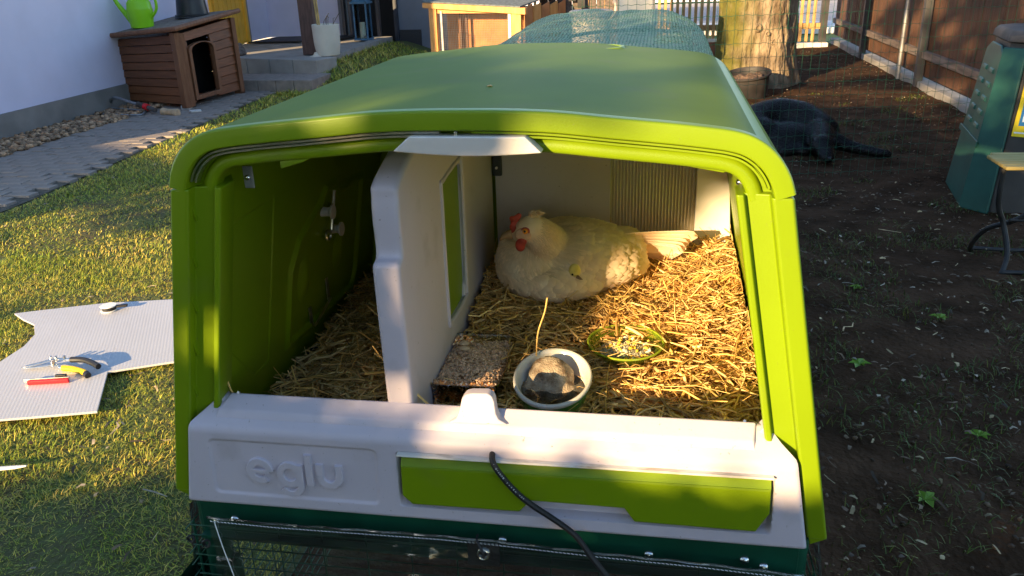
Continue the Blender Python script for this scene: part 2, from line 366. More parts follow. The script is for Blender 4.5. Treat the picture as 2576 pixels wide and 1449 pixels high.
# side walls
for s in (-1, 1):
    secw = [(0, .90), (0, .004), (-.003, 0), (-.026, 0), (-.029, .003), (-.029, .020), (-.060, .026), (-.062, .014), (-.070, .014), (-.072, .018), (-.070, .06), (-.046, .10), (-.046, .90)]
    mb = MB(); zs = (.578, .66, .85, 1.097); n = len(secw); vs = []
    for z in zs:
        for dx, y in secw:
            inner = dx < -.035 and z < .6
            vs.append((s*(wo(z)+dx), y, z if not inner else .60))
    fs = [(i*n+k, i*n+(k+1) % n, (i+1)*n+(k+1) % n, (i+1)*n+k) for i in range(len(zs)-1) for k in range(n)] + [tuple(range(n)), tuple((len(zs)-1)*n+k for k in range(n))]
    wl = mb.add(vs, fs).obj('side_wall', 'lime_plastic', coop, bevel=.0035, seg=3, ang=40)
    # front corner strip bottom chamfer
    MB().prism([(s*(wo(.578)), .578), (s*(wo(.578)-.026), .578), (s*(wo(.566)-.026), .566)], .002, .05, lambda u, v, d: (u, d, v)).obj('strip_end', 'lime_plastic', wl, bevel=.001)
    if s < 0:
        # louvre ribs in the channel
        for k in range(6):
            z = 1.045-.074*k; x = -(wo(z)-.0295)
            MB().hexa([(x, .018, z), (x+.004, .018, z), (x+.004, .026, z), (x, .026, z), (x, .004, z+.045), (x+.004, .004, z+.045), (x+.004, .010, z+.05), (x, .010, z+.05)]).obj('louvre', 'lime_plastic', wl, bevel=.0008)
# moulded inside of the left wall
def sd_poly(p, pts):
    d = 1e9; ins = False; n = len(pts)
    for i in range(n):
        a, b = pts[i], pts[(i+1) % n]; ex, ey = b[0]-a[0], b[1]-a[1]; wx, wy = p[0]-a[0], p[1]-a[1]
        t = max(0, min(1, (wx*ex+wy*ey)/(ex*ex+ey*ey))); d = min(d, math.hypot(wx-ex*t, wy-ey*t))
        if (a[1] > p[1]) != (b[1] > p[1]) and p[0] < (b[0]-a[0])*(p[1]-a[1])/(b[1]-a[1])+a[0]: ins = not ins
    return -d if ins else d
P1 = [(.108, 1.01), (.108, .79), (.20, .70), (.25, .70), (.25, 1.012)]
P2 = [(.335, .68), (.335, .845), (.37, .90), (.475, .945), (.50, .972), (.56, .972), (.58, .945), (.74, .945), (.745, .70), (.73, .66)]
P3 = [(.345, .69), (.345, .84), (.378, .888), (.485, .933), (.51, .955), (.55, .955), (.57, .930), (.725, .930), (.73, .71), (.715, .672)]
def lw(u, v):
    y = .075+u*.81; z = .60+v*.53; x = -(wo(z)-.0465); d = 0
    d -= .014*sstep(.006, -.010, sd_poly((y, z), P1))
    d += .007*sstep(.006, -.003, sd_poly((y, z), P2)) - .012*sstep(.003, -.006, sd_poly((y, z), P3))
    for cy, cz in ((.416, .80), (.61, .80)):
        d += .012*math.exp(-((y-cy)/.03)**2-((z-cz)/.045)**2)
    if y < .10: d += .0
    return (x+d+.001, y, z)
MB().grid(lw, 170, 110).obj('moulded_panel', 'lime_plastic', coop, smooth=True, ang=80)
# right inside face with a soft vertical rib
def rw(u, v):
    y = .075+u*.68; z = .60+v*.53; x = wo(z)-.0465; d = -.006*sstep(.16, .2, y)*sstep(.5, .46, y)*sstep(.64, .68, z)*sstep(1.08, 1.04, z)
    return (x-.001+d*-1*.6, y, z)
MB().grid(rw, 60, 40).obj('moulded_panel', 'lime_plastic', coop, smooth=True, ang=80)
MB().box((0, .45, .605), (1.02*.92, .86, .02)).obj('floor_tray', 'dark_floor', coop)
# back walls
def XZ(y0, y1): return lambda u, v, d: (u, y0+(y1-y0)*d, v)
arch_in = [(x, z) for x, z in [(p.x*.93, 1.176-(1.208-p.z)) for p in arch]]
MB().prism([(-.10, .60), (.159, .60), (.159, 1.172), (-.10, 1.172)], 0, 1, XZ(.75, .765)).obj('back_panel', 'grey_plastic', coop)
MB().prism([(.347, .60), (.44, .60), (.405, 1.11), (.385, 1.13), (.347, 1.14)], 0, 1, XZ(.748, .764)).obj('back_strip', 'white_plastic', coop, bevel=.002)
MB().prism([(-.47, .60), (-.155, .60), (-.155, 1.17), (-.30, 1.165), (-.36, 1.145), (-.40, 1.09)], 0, 1, XZ(.876, .888)).obj('back_wall', 'lime_plastic', coop)
MB().prism([(-.155, .60), (.159, .60), (.159, 1.175), (-.155, 1.175)], 0, 1, XZ(.884, .896)).obj('back_wall', 'lime_plastic', coop)
MB().prism([(.347, .60), (.47, .60), (.40, 1.09), (.36, 1.145), (.347, 1.15)], 0, 1, XZ(.884, .896)).obj('back_wall', 'lime_plastic', coop)
MB().box((-.094, .744, .985), (.022, .010, .10)).obj('hinge_strip', 'frame_dark', coop, bevel=.003)
MB().cyl((-.094, .738, .955), (-.094, .733, .955), .003, 10).obj('screw', 'steel', coop)
# ribbed translucent pane
def pane(u, v):
    x = .160+u*.186; return (x, .757+.0020*abs(math.sin(u*math.pi*26))-.0007, .60+v*.555)
MB().grid(pane, 26*8, 3).obj('ribbed_pane', 'polycarb', coop, smooth=True, ang=60)
# divider
outl = [(.04, .62), (.036, .74), (.028, .90), (.026, .965), (.030, .982), (.047, .992), (.045, 1.04), (.048, 1.075), (.060, 1.098), (.15, 1.127), (.30, 1.168), (.749, 1.168), (.749, .62)]
hole = [(.288, .79), (.288, 1.015), (.30, 1.036), (.425, 1.045), (.447, 1.03), (.440, .80), (.425, .768), (.305, .768)]
def prism_split(outer, holep, zs, x0, x1):
    """outer and hole both run bottom-front, up the front, back, down; cut level at zs into two n-gon halves"""
    lo = [outer[-1], outer[0], outer[1], (outer[2][0], zs), (holep[0][0], zs), holep[0], holep[7], holep[6], holep[5], (holep[4][0]-.004, zs), (outer[-1][0], zs)]
    hi = [(outer[2][0], zs)] + outer[3:-1] + [(outer[-1][0], zs), (holep[4][0]-.004, zs), holep[4], holep[3], holep[2], holep[1], (holep[0][0], zs)]
    mb = MB(); idx = {}
    def vid(p, x):
        k = (round(p[0], 5), round(p[1], 5), x)
        if k not in idx: idx[k] = len(mb.v); mb.v.append((x, p[0], p[1]))
        return idx[k]
    for l in (lo, hi):
        mb.f.append(tuple(vid(p, x1) for p in l)); mb.f.append(tuple(vid(p, x0) for p in reversed(l)))
        n = len(l)
        for i in range(n):
            p, q = l[i], l[(i+1) % n]
            if abs(p[1]-zs) < 1e-6 and abs(q[1]-zs) < 1e-6: continue
            mb.f.append((vid(p, x0), vid(q, x0), vid(q, x1), vid(p, x1)))
    return mb
dv = prism_split([(u+.012 if u < .2 else u, v) for u, v in outl], hole, .90, -.118, -.107).obj('divider', 'grey_plastic', coop, bevel=.003, seg=2, ang=50)
rim = [(p.x, p.y) for p in catmull([(u, v, 0) for u, v in outl[:11]], 6)]; inn = [(u+.048, v) for u, v in outl[:7:3]]+[(.095, 1.05), (.108, 1.072), (.165, 1.096), (.31, 1.138)]
MB().box((-.1165, .366, .905), (.005, .20, .33)).obj('hatch_panel', 'lime_plastic', dv)
MB().prism(rim+inn[::-1], -.149, -.1065, lambda u, v, d: (d, u, v)).obj('divider_rim', 'grey_plastic', dv, bevel=.013, seg=4, ang=50)
MB().tube(catmull([(-.107, u, v) for u, v in hole], 3, True), .0045, 8, closed=True).obj('hatch_trim', 'grey_plastic', coop, smooth=True)

# ---- grey sill with embossed name and tray recess
def rr(x, z, x0, x1, z0, z1, r):
    dx = abs(x-(x0+x1)/2)-(x1-x0)/2+r; dz = abs(z-(z0+z1)/2)-(z1-z0)/2+r
    return math.hypot(max(dx, 0), max(dz, 0))+min(max(dx, dz), 0)-r
rows = [(.05, .62, .425), (.05, .70, .422), (.05, .738, .424), (.046, .743, .426), (.038, .745, .43), (.033, .7435, .432), (.012, .731, .447), (-.001, .7195, .462), (-.007, .7155, .4665), (-.011, .711, .4685), (-.0128, .706, .4695)]
for k in range(74): z = .702-.130*k/73; rows.append((-.0133, z, .470+(.702-z)*.178))
rows += [(-.0125, .569, .4935), (-.010, .5665, .494), (.0, .566, .494), (.05, .566, .494)]
NX = 440; vs = []
for (y, z, hw) in rows:
    for i in range(NX+1):
        t = 2*i/NX-1; e = 1-abs(t)*1.0; x = t*hw; yy = y
        edge = (1-abs(t))*hw
        if y < -.005 and edge < .006: yy += (.006-edge)**2/.012
        if y < -.012:
            sk = (z-.64)*.10
            yy += .0030*sstep(.0015, -.0035, rr(x+(.04 if 0 else 0)-sk*.3, z, -.4385, -.158, .589, .691, .010))
            yy += .0190*sstep(.0012, -.0028, rr(x, z, -.1235, .4385, .591, .6905, .006))
        vs.append((x, yy, z))
fs = [(j*(NX+1)+i, j*(NX+1)+i+1, (j+1)*(NX+1)+i+1, (j+1)*(NX+1)+i) for j in range(len(rows)-1) for i in range(NX)]
fs += [tuple(j*(NX+1) for j in range(len(rows))), tuple(j*(NX+1)+NX for j in range(len(rows)-1, -1, -1))]
sill = MB().add(vs, fs).obj('front_sill', 'grey_plastic', coop, smooth=True, ang=55)
def plat(x0, x1, xa, xb):
    P = [(x0, .046, .7425), (x0, .036, .7495), (xa, .0085, .7335), (xa-.004 if xa < 0 else xa, .002, .7225)]
    Q = [(x1, .046, .7425), (x1, .036, .7495), (xb, .0085, .7335), (xb+.004, .002, .7225)]
    mb = MB().add(P+Q+[(x0, .046, .70), (x1, .046, .70), (xb, .002, .70), (xa, .002, .70)], [(0, 4, 5, 1), (1, 5, 6, 2), (2, 6, 7, 3), (3, 7, 10, 11), (0, 8, 9, 4), (0, 1, 2, 3, 11, 8), (4, 9, 10, 7, 6, 5)]); return mb
plat(-.412, .413, -.424, .408).obj('sill_ridge', 'grey_plastic', sill, bevel=.003, seg=3, ang=25)
for s, x in ((1, .4165), (-1, -.4195)):
    MB().prism([(x, .740), (x+s*.010, .752), (x+s*.012, .7535), (x+s*.013, .735)], .024, .05, lambda u, v, d: (u, d, v)).obj('end_block', 'grey_plastic', sill, bevel=.002)
    MB().cyl((x-s*.02, .040, .7475), (x-s*.02, .036, .7505), .0022, 8).obj('rivet', 'steel', sill)
tg = [(-.045, .735), (-.031, .741), (-.0265, .752), (-.0225, .772), (-.017, .779), (-.008, .7815), (.016, .7825), (.024, .779), (.0275, .772), (.0305, .753), (.035, .744), (.049, .737)]
MB().prism(tg, .012, .032, lambda u, v, d: (u, d-(.76-v)*.25, v)).obj('latch_tongue', 'grey_plastic', sill, bevel=.004, seg=3)
# embossed letters (each its own mesh)
def stroke(pts, wd):
    P = [Vector((p[0], p[1])) for p in pts]; Lp = []; Rp = []
    for i in range(len(P)):
        t = (P[min(i+1, len(P)-1)]-P[max(i-1, 0)]).normalized(); n = Vector((-t.y, t.x)); w_ = wd[i] if hasattr(wd, '__len__') else wd
        Lp.append(P[i]+n*w_/2); Rp.append(P[i]-n*w_/2)
    return Lp, Rp
def arc(cx, cz, r, a0, a1, n=18, sz=1): return [(cx+r*math.cos(math.radians(a0+(a1-a0)*k/n)), cz+r*sz*math.sin(math.radians(a0+(a1-a0)*k/n))) for k in range(n+1)]
def letter(strokes):
    mb = MB()
    for si, (pts, wd) in enumerate(strokes):
        hh = -.0155-.00025*si; Lp, Rp = stroke(pts, wd); n = len(Lp); vs = []
        for l, r in zip(Lp, Rp):
            c = (l+r)/2
            for p_, k_, y_ in ((l, 1.0, -.0098), (l, .97, hh+.0016), (l, .80, hh), (r, .80, hh), (r, .97, hh+.0016), (r, 1.0, -.0098)): vs.append((c.x+(p_.x-c.x)*k_, y_, c.y+(p_.y-c.y)*k_))
        fs = [(6*i+k, 6*i+k+1, 6*i+k+7, 6*i+k+6) for i in range(n-1) for k in range(5)] + [(6*i, 6*i+6, 6*i+11, 6*i+5) for i in range(n-1)] + [tuple(range(6)), tuple(6*n-1-k for k in range(6))]
        mb.add(vs, fs)
    return mb.obj('letter', 'grey_plastic', sill, smooth=True, ang=25)
letter([(arc(-.3555, .6375, .0165, 0, 305, 30, 1.05), .0135), ([(-.3705, .6375), (-.339, .6375)], .0075)])
letter([(arc(-.3045, .634, .0165, 0, 360, 32, 1.05), .0125), (arc(-.3045, .6155, .0170, 0, -148, 16, 1.0), .0115), ([(-.2875, .653), (-.2875, .6155)], .0115)])
letter([([(-.2715, .6165), (-.2715, .6735)], .0125)])
letter([([(-.2535, .657), (-.2535, .636)] + arc(-.2375, .636, .0160, 180, 360, 16, 1.05) + [(-.2215, .657)], .0125)])
# green droppings tray
tp = [(-.1175, .667), (-.1185, .614), (-.1035, .5985), (.067, .600), (.085, .6215), (.226, .6205), (.2415, .5975), (.418, .5965), (.4355, .630), (.4345, .670)]
tray = MB().prism(tp, -.0185, .0, lambda u, v, d: (u, d, v)).obj('droppings_tray', 'lime_plastic', coop, bevel=.0022, seg=2, ang=30)
MB().hexa([(-.1173, -.0178, .6672), (.4343, -.0178, .6702), (.4343, .0, .6702), (-.1173, .0, .6672), (-.1173, -.004, .6868), (.4343, -.004, .6898), (.4343, .0, .6898), (-.1173, .0, .6868)]).obj('tray_top_slope', 'lime_plastic', tray)
MB().tube([(-.1165, -.0180, .6675), (.4335, -.0180, .6705)], .0011, 8).obj('tray_ridge', 'lime_plastic', tray, smooth=True)
MB().box((.155, .003, .618), (.17, .006, .012)).obj('slot_shade', 'shade_black', tray)  # black box painting the dark gap behind the tray notch
MB().box((.158, -.002, .619), (.004, .008, .013)).obj('slot_rib', 'grey_plastic', tray)
MB().hexa([(-.1215, -.0225, .6875), (.4365, -.0225, .6905), (.4365, -.004, .6905), (-.1215, -.004, .6875), (-.1215, -.0215, .6905), (.4365, -.0215, .6935), (.4365, -.004, .6935), (-.1215, -.004, .6905)]).obj('trim_strip', 'dirty_alu', sill, bevel=.0006)
# fixings inside
def screw_plate(p, n, parent, lng=.032):
    p = Vector(p); o = MB().box(p, (.004, .018, lng)).obj('bracket_plate', 'galv', parent, bevel=.003, seg=2)
    MB().ball(p+Vector((n*.004, -.001, .002)), (.004, .0055, .0055), 10, 6).obj('screw_head', 'zinc', o, smooth=True); return o
MB().box((-.345, .075, 1.098), (.016, .003, .034)).obj('bracket_plate', 'galv', coop, bevel=.0012)
MB().ball((-.345, .072, 1.098), (.0048, .004, .0048), 12, 8).obj('screw_head', 'zinc', coop, smooth=True)
MB().box((.372, .09, 1.088), (.003, .022, .040)).obj('bracket_plate', 'galv', coop, bevel=.001)
MB().ball((.369, .085, 1.096), (.004, .005, .005), 12, 8).obj('screw_head', 'zinc', coop, smooth=True)
xw = lambda z: -(wo(z)-.046)
for y, z in ((.498, .918), (.558, .862)):
    MB().lathe([(.011, -.002), (.0105, .004), (.0095, .016), (.0095, .021), (.0150, .025), (.0150, .029), (.007, .029)], (xw(z)-.004, y, z), 18, Matrix.Rotation(math.pi/2, 3, 'Y')).obj('pulley_knob', 'white_plastic', coop, smooth=True, ang=40)
MB().tube([(xw(.953)+.012, .530, .955), (xw(.90)+.012, .527, .90), (xw(.88)+.013, .521, .872), (xw(.865)+.013, .512, .866)], .0042, 8).obj('pull_rod', 'steel', coop, smooth=True)
MB().tube([(xw(.87)+.010+.002*math.cos(t), .512+.008*math.cos(t), .862+.010*math.sin(t)) for t in [k*math.pi/6 for k in range(12)]], .0028, 8, closed=True).obj('eye_bolt', 'steel', coop, smooth=True)
for y, z, h in ((.545, .728, .05), (.452, .705, .035)):
    MB().box((xw(z)+.005, y, z), (.003, .014, h)).obj('door_bracket', 'steel', coop, bevel=.001)
MB().tube([(xw(.72)+.012, .545, .706), (xw(.68)+.012, .46, .676), (xw(.68)+.010, .45, .690)], .003, 8).obj('pull_rod', 'steel', coop, smooth=True)

# ---- stand under the coop
beam = MB().box((0, .016, .530), (.975, .022, .068)).obj('stand_beam', 'stand_green', coop, bevel=.002)
MB().box((0, .008, .494), (.97, .038, .005)).obj('beam_flange', 'stand_green', beam)
for s in (-1, 1):
    MB().cyl((s*.482, .03, .0), (s*.482, .03, .565), .0225, 24).obj('stand_leg', 'stand_green', coop, smooth=True)
    MB().cyl((s*.482, .03, .545), (s*.482, .03, .568), .0205, 24).obj('leg_cap', 'black_rubber', coop, smooth=True)
    MB().cyl((s*.482, .86, .0), (s*.482, .86, .60), .0225, 16).obj('stand_leg', 'stand_green', coop, smooth=True)
for x, z in ((-.426, .523), (-.459, .517), (.034, .525), (.265, .521), (.409, .526), (.438, .516)):
    MB().lathe([(.0078, 0), (.0076, .0018), (.0058, .0042), (.0028, .0056), (0, .006)], (x, .0045, z), 14, Matrix.Rotation(math.pi/2, 3, 'X')).obj('bolt_head', 'zinc', beam, smooth=True, ang=60)
# green steel foot bracket at the lower left
MB().add([(-.455, -.055, .425), (-.545, -.02, .400), (-.53, .05, .415), (-.44, .03, .43), (-.47, -.075, .30), (-.575, -.03, .28), (-.56, .06, .30), (-.455, .04, .30)],
         [(0, 1, 5, 4), (1, 2, 6, 5), (3, 0, 4, 7), (2, 3, 7, 6)]).obj('foot_bracket', 'stand_green', coop)
# ---- wire panel below the sill
wp = thing('welded_wire_guard', 'dark green welded wire guard hanging below the coop sill', 'wire guard', (0, -.004, .3))
mb = MB()
for k in range(14): x = -.50+.0765*k; mb.tube([(x, -.004, .52), (x, -.004, .0)], .0013, 6)
for k in range(25): z = .513-.0205*k; mb.tube([(-.505, -.0065, z), (.505, -.0065, z)], .0013, 6)
tag(mb.obj('wire_grid', 'wire_green', wp), kind='stuff')
mb = MB()
for k in range(11): y = .02+.08*k; mb.tube([(-.515, y, .50), (-.515, y, .0)], .0013, 5); mb.tube([(.515, y, .50), (.515, y, .0)], .0013, 5)
for k in range(20): z = .50-.025*k; mb.tube([(-.5165, -.006, z), (-.5165, .88, z)], .0013, 5); mb.tube([(.5165, -.006, z), (.5165, .88, z)], .0013, 5)
tag(mb.obj('side_grid', 'wire_green', wp), kind='stuff')
for x, y in ((-.505, .0), (-.472, -.008)):
    MB().tube([(x+.006*math.cos(t), y-.012+.002*math.sin(2*t), .487+.007*math.sin(t)) for t in [k*math.pi/5 for k in range(10)]], .0022, 6, closed=True).obj('cable_tie', 'black_rubber', wp)
# ---- clear vinyl curtain
vc = thing('vinyl_curtain', 'clear vinyl sheet with stitched hem hung over the wire panel', 'curtain', (0, -.02, .5))
hem = [(-.458, .541), (-.34, .539), (-.2, .541), (-.067, .543), (.03, .541), (.185, .535), (.335, .532), (.49, .525)]
def hz(x):
    for a, b in zip(hem, hem[1:]):
        if x <= b[0]: t = (x-a[0])/(b[0]-a[0]); return a[1]+(b[1]-a[1])*t
    return hem[-1][1]
def vin(u, v):
    x = -.458+.95*u; z = hz(x)-v*.40; n = noise.noise((x*5, v*10, 3.1))*.009+.006*abs(noise.noise((x*9+v*6, v*30, 1.7)))+.0025*abs(noise.noise((x*24, v*70, 5)))-.002*math.exp(-((v-.10)/.05)**2)*(.6+.6*noise.noise((x*5, 0, 2)))
    fold = .004*math.sin(x*23+v*9)*sstep(0, .25, v)
    return (x+.02*v*math.sin(3*u), -.019+n*sstep(0, .1, v)*1.3+fold-.012*sstep(.0, .5, v), z)
MB().grid(vin, 200, 80).obj('sheet', 'vinyl', vc, smooth=True, ang=80)
MB().tube([(x, -.0205+.0012*math.sin(x*90), hz(x)+.001) for x in [-.462+.956*k/90 for k in range(91)]], .0020, 6).obj('rolled_hem', 'vinyl', vc, smooth=True)
mb = MB()
for k in range(150):
    x = -.455+.94*k/150; mb.tube([(x, -.0228, hz(x)-.0035), (x+.0042, -.0228, hz(x)-.0050)], .0006, 4)
tag(mb.obj('stitching', 'label_white', vc), kind='stuff')
gx, gz = .008, .5185
MB().box((gx, -.0225, gz-.001), (.052, .0012, .045)).obj('grommet_patch', 'vinyl', vc, bevel=.0004)
MB().tube([(gx+.0088*math.cos(t), -.0245, gz+.0088*math.sin(t)) for t in [k*math.pi/12 for k in range(24)]], .0028, 8, closed=True, flat=.8).obj('grommet', 'zinc', vc, smooth=True)
MB().tube(catmull([(gx+.001, -.028, gz-.002), (gx+.001, -.030, gz+.004), (gx-.003, -.028, gz+.014), (gx-.010, -.022, gz+.024), (gx-.012, -.006, gz+.022)], 4), .0022, 6).obj('tie', 'black_rubber', vc, smooth=True)
for s, xx in ((-1, -.517), (1, .515)):
    def fl(u, v): return (xx+s*.015*math.sin(v*3)+.01*u*s+.004*math.sin(9*u+5*v), .02+.06*u, .535-.22*v)
    MB().grid(fl, 8, 24).obj('side_flap', 'vinyl', vc, smooth=True, ang=80)
MB().tube(catmull([(-.448, -.022, .535), (-.436, -.03, .49), (-.424, -.034, .44), (-.416, -.034, .38)], 5), .0009, 6).obj('edge_seam', 'label_white', vc, smooth=True)
# ---- power cable with printing
cb = thing('power_cable', 'black rubber power cable running down over the green tray', 'cable', (.1, -.03, .6))
cp = catmull([(.026, .002, .700), (.030, -.026, .694), (.043, -.031, .673), (.066, -.030, .643), (.089, -.027, .620), (.125, -.026, .594), (.155, -.030, .572), (.180, -.038, .541), (.206, -.042, .507), (.24, -.044, .45), (.27, -.04, .36), (.28, -.03, .2), (.32, .0, .02), (.45, -.1, .012)], 8)
MB().tube(cp, .0046, 10).obj('sheath', 'black_rubber', cb, smooth=True)
mb = MB(); s = 0; path = cp[9:50]; ci = 0; txt = '+ QIAOTONG   2x0.75mm   VDE'
for a, b in zip(path, path[1:]):
    seg = (b-a).length; s += seg
    while s > .0026 and ci < len(txt):
        s -= .0026; ch = txt[ci]; ci += 1
        if ch == ' ': continue
        me = text_mesh(ch, .0032, .00005); t = (b-a).normalized(); n = (Vector((.25, -1.06, 1.39))-b).normalized(); n = (n-t*n.dot(t)).normalized(); q = n.cross(t)
        base = len(mb.v); mb.v += [tuple(b+n*(.0047+v.co.z)+t*v.co.x+q*(v.co.y-.0011)) for v in me.vertices]; mb.f += [tuple(i+base for i in p.vertices) for p in me.polygons]; bpy.data.meshes.remove(me)
mb.obj('printing', 'label_white', cb)
# ================================================================== straw bedding
def hs(x, y):     # straw surface height
    if x > -.13:
        h = .672+.098*sstep(.0, .80, y) + .012*noise.noise((x*6, y*6, .5))
        h += .030*sstep(.25, .42, x)*sstep(.45, .72, y)
        h -= .040*sstep(.36, .44, x)*sstep(.42, .12, y)
        h -= .012*math.exp(-((x-.10)/.16)**2-((y-.57)/.12)**2)
        h += .018*math.exp(-((x-.20)/.16)**2-((y-.42)/.05)**2)
        return h
    return .632+.03*sstep(.1, .8, y)+.05*sstep(-.42, -.17, x)+.012*noise.noise((x*7, y*7, 2.5))
def straw_batch(n, region, zlo, zhi, lmin, lmax, wmin, wmax, tilt, tints):
    V = []; F = []; T = []
    for _ in range(n):
        x, y = region()
        z = hs(x, y)-.006+random.uniform(zlo, zhi); a = random.uniform(0, 2*math.pi); L = random.uniform(lmin, lmax)*(1 if random.random() < .8 else 1.5)
        el = random.gauss(0, tilt); wd = random.uniform(wmin, wmax); th = wd*random.uniform(.18, .5)
        d = Vector((math.cos(a)*math.cos(el), math.sin(a)*math.cos(el), math.sin(el))); s = Vector((-math.sin(a), math.cos(a), 0)); u = s.cross(d)
        rl = random.uniform(-1.2, 1.2); s, u = s*math.cos(rl)+u*math.sin(rl), -s*math.sin(rl)+u*math.cos(rl)
        bend = random.gauss(0, .10)*L; bz = random.gauss(0, .06)*L; kink = random.random() < .25; b0 = len(V)
        for k, t in enumerate((-.5, -.17, .17, .5)):
            q = (1-4*t*t); c = Vector((x, y, z))+d*(t*L)+s*(bend*q)+u*(bz*q)
            if kink and k == 3: c += s*bend*2+u*bz
            if c.x > -.16: mx = wo(c.z)-.055; c.x = max(-.10, min(mx, c.x)) if x > -.13 else min(c.x, -.16)
            elif x > -.13: c.x = max(c.x, -.10)
            else: c.x = max(-(wo(c.z)-.055), c.x)
            c.y = min(.738, max(.055, c.y)) if x > -.13 else min(.86, max(.055, c.y)); c.z = max(c.z, .617)
            ww = wd*(1 if k in (1, 2) else .8)
            for p, q2 in ((-1, 0), (0, 1), (1, 0), (0, -.6)): V.append(c+s*(ww*.5*p)+u*(th*.5*q2))
        for k in range(3):
            for j in range(4): F.append((b0+4*k+j, b0+4*k+(j+1) % 4, b0+4*k+4+(j+1) % 4, b0+4*k+4+j))
        t = random.choice(tints); g = random.uniform(.6, 1.3); T += [(t[0]*g, t[1]*g, t[2]*g)]*16
    return V, F, T
TI = [(1, 1, 1), (1.15, 1.12, 1.05), (1.3, 1.35, 1.5), (1.25, 1.3, 1.4), (.85, .78, .62), (.66, .56, .46), (1.05, .95, .7), (1.05, 1.0, .7)]
def rbox(x0, x1, y0, y1): return lambda: (random.uniform(x0, x1), random.uniform(y0, y1))
V, F, T = [], [], []
for args in ((6000, rbox(-.10, .45, .06, .735), -.028, .010, .025, .10, .0020, .0064, .16, TI), (420, rbox(-.10, .44, .06, .73), 0, .020, .04, .13, .0018, .0045, .32, TI), (900, rbox(-.10, .44, .06, .73), -.004, .014, .012, .05, .004, .0085, .30, TI), (900, rbox(-.10, .44, .06, .73), -.004, .016, .015, .12, .0007, .0016, .30, TI), (1600, rbox(-.10, .44, .06, .73), -.006, .010, .004, .016, .001, .004, .30, TI), (600, rbox(-.44, -.17, .06, .85), -.004, .016, .02, .12, .0018, .006, .35, TI), (420, rbox(-.44, -.17, .06, .85), -.004, .014, .012, .05, .004, .0085, .30, TI),
             (650, rbox(.16, .44, .40, .73), 0, .022, .03, .09, .0016, .004, .45, TI),
             (2700, rbox(-.45, -.16, .06, .86), -.028, .010, .025, .10, .0020, .0064, .16, TI), (220, rbox(-.44, -.17, .06, .85), 0, .02, .04, .10, .0018, .0045, .35, TI)):
    v, f, t = straw_batch(*args); b = len(V); V += v; F += [tuple(i+b for i in q) for q in f]; T += t
tag(fast_mesh('straw_bedding', [tuple(p) for p in V], F, 'straw', tint=np.array(T)), 'loose golden straw bedding covering the coop floor', 'straw', kind='stuff')
mb = MB().grid(lambda u, v: (-.10+.54*u, .055+.69*v, hs(-.10+.54*u, .055+.69*v)-.030), 40, 40)
mb.grid(lambda u, v: (-.46+.30*u, .055+.81*v, hs(-.46+.30*u, .055+.81*v)-.030), 30, 40)
pm('straw_dust', (.16, .09, .035), .95, .4, 60, .8, 150, bdist=.006)
tag(mb.obj('straw_chaff', 'straw_dust', smooth=True, ang=180), 'brown straw dust and chaff beneath the loose straw', 'chaff', kind='stuff')
def stalk(name, pts, r, label, tint=(1.2, 1.15, 1)):
    o = MB().tube(catmull(pts, 4), r, 6, flat=.6).obj(name, 'straw', tint=tint, smooth=True); return tag(o, label, 'straw stalk', 'single straw stalks standing out of the bedding')
stalk('straw_stalk', [(.062, .23, .745), (.066, .225, .79), (.080, .215, .835), (.085, .21, .862)], .0022, 'upright pale straw stalk standing behind the ceramic bowl')
stalk('straw_stalk', [(-.405, .055, .72), (-.415, .045, .745), (-.425, .05, .772), (-.431, .05, .79)], .0026, 'bent straw stalk poking up at the left end of the sill')
stalk('straw_stalk', [(-.10, .08, .70), (-.118, .075, .745), (-.135, .07, .79)], .002, 'pale straw stalk leaning against the divider beside the glass dish')
stalk('straw_stalk', [(-.05, .055, .70), (-.09, .06, .735), (-.128, .07, .765)], .0026, 'flat straw stalk at the foot of the divider')

# ================================================================== feeding dishes
def rrect(cx, cy, hx, hy, r, n=5):
    out = []
    for sx, sy, a0 in ((1, 1, 0), (-1, 1, 90), (-1, -1, 180), (1, -1, 270)):
        for k in range(n+1):
            a = math.radians(a0+90*k/n); out.append((cx+sx*(hx-r)+r*math.cos(a), cy+sy*(hy-r)+r*math.sin(a)))
    return out
dish = thing('glass_dish', 'rectangular clear glass dish heaped with brown feed pellets beside the divider', 'dish', (-.057, .238, .675))
def loops(spec, cx, cy):
    mb = MB(); n = None
    for hx, hy, r, z in spec:
        l = rrect(cx, cy, hx, hy, r); n = len(l); mb.v += [(x, y, z) for x, y in l]
    m = len(spec)
    for i in range(m-1):
        for k in range(n): mb.f.append((i*n+k, i*n+(k+1) % n, (i+1)*n+(k+1) % n, (i+1)*n+k))
    mb.f.append(tuple(range(n-1, -1, -1))); mb.f.append(tuple((m-1)*n+k for k in range(n))); return mb
dcx, dcy = -.052, .240
loops([(.050, .090, .014, .672), (.055, .096, .017, .680), (.060, .102, .019, .722), (.063, .105, .020, .7275), (.0622, .1042, .020, .7290), (.0595, .1015, .019, .7275), (.0565, .0985, .018, .719), (.0515, .0925, .015, .683), (.049, .089, .013, .678)], dcx, dcy).obj('glass_body', 'glass', dish, smooth=True, ang=50)
loops([(.048, .088, .013, .6785), (.0512, .092, .014, .683), (.0552, .097, .017, .714)], dcx, dcy).obj('feed_fill', 'feed', dish, tint=(.85, .7, .6))
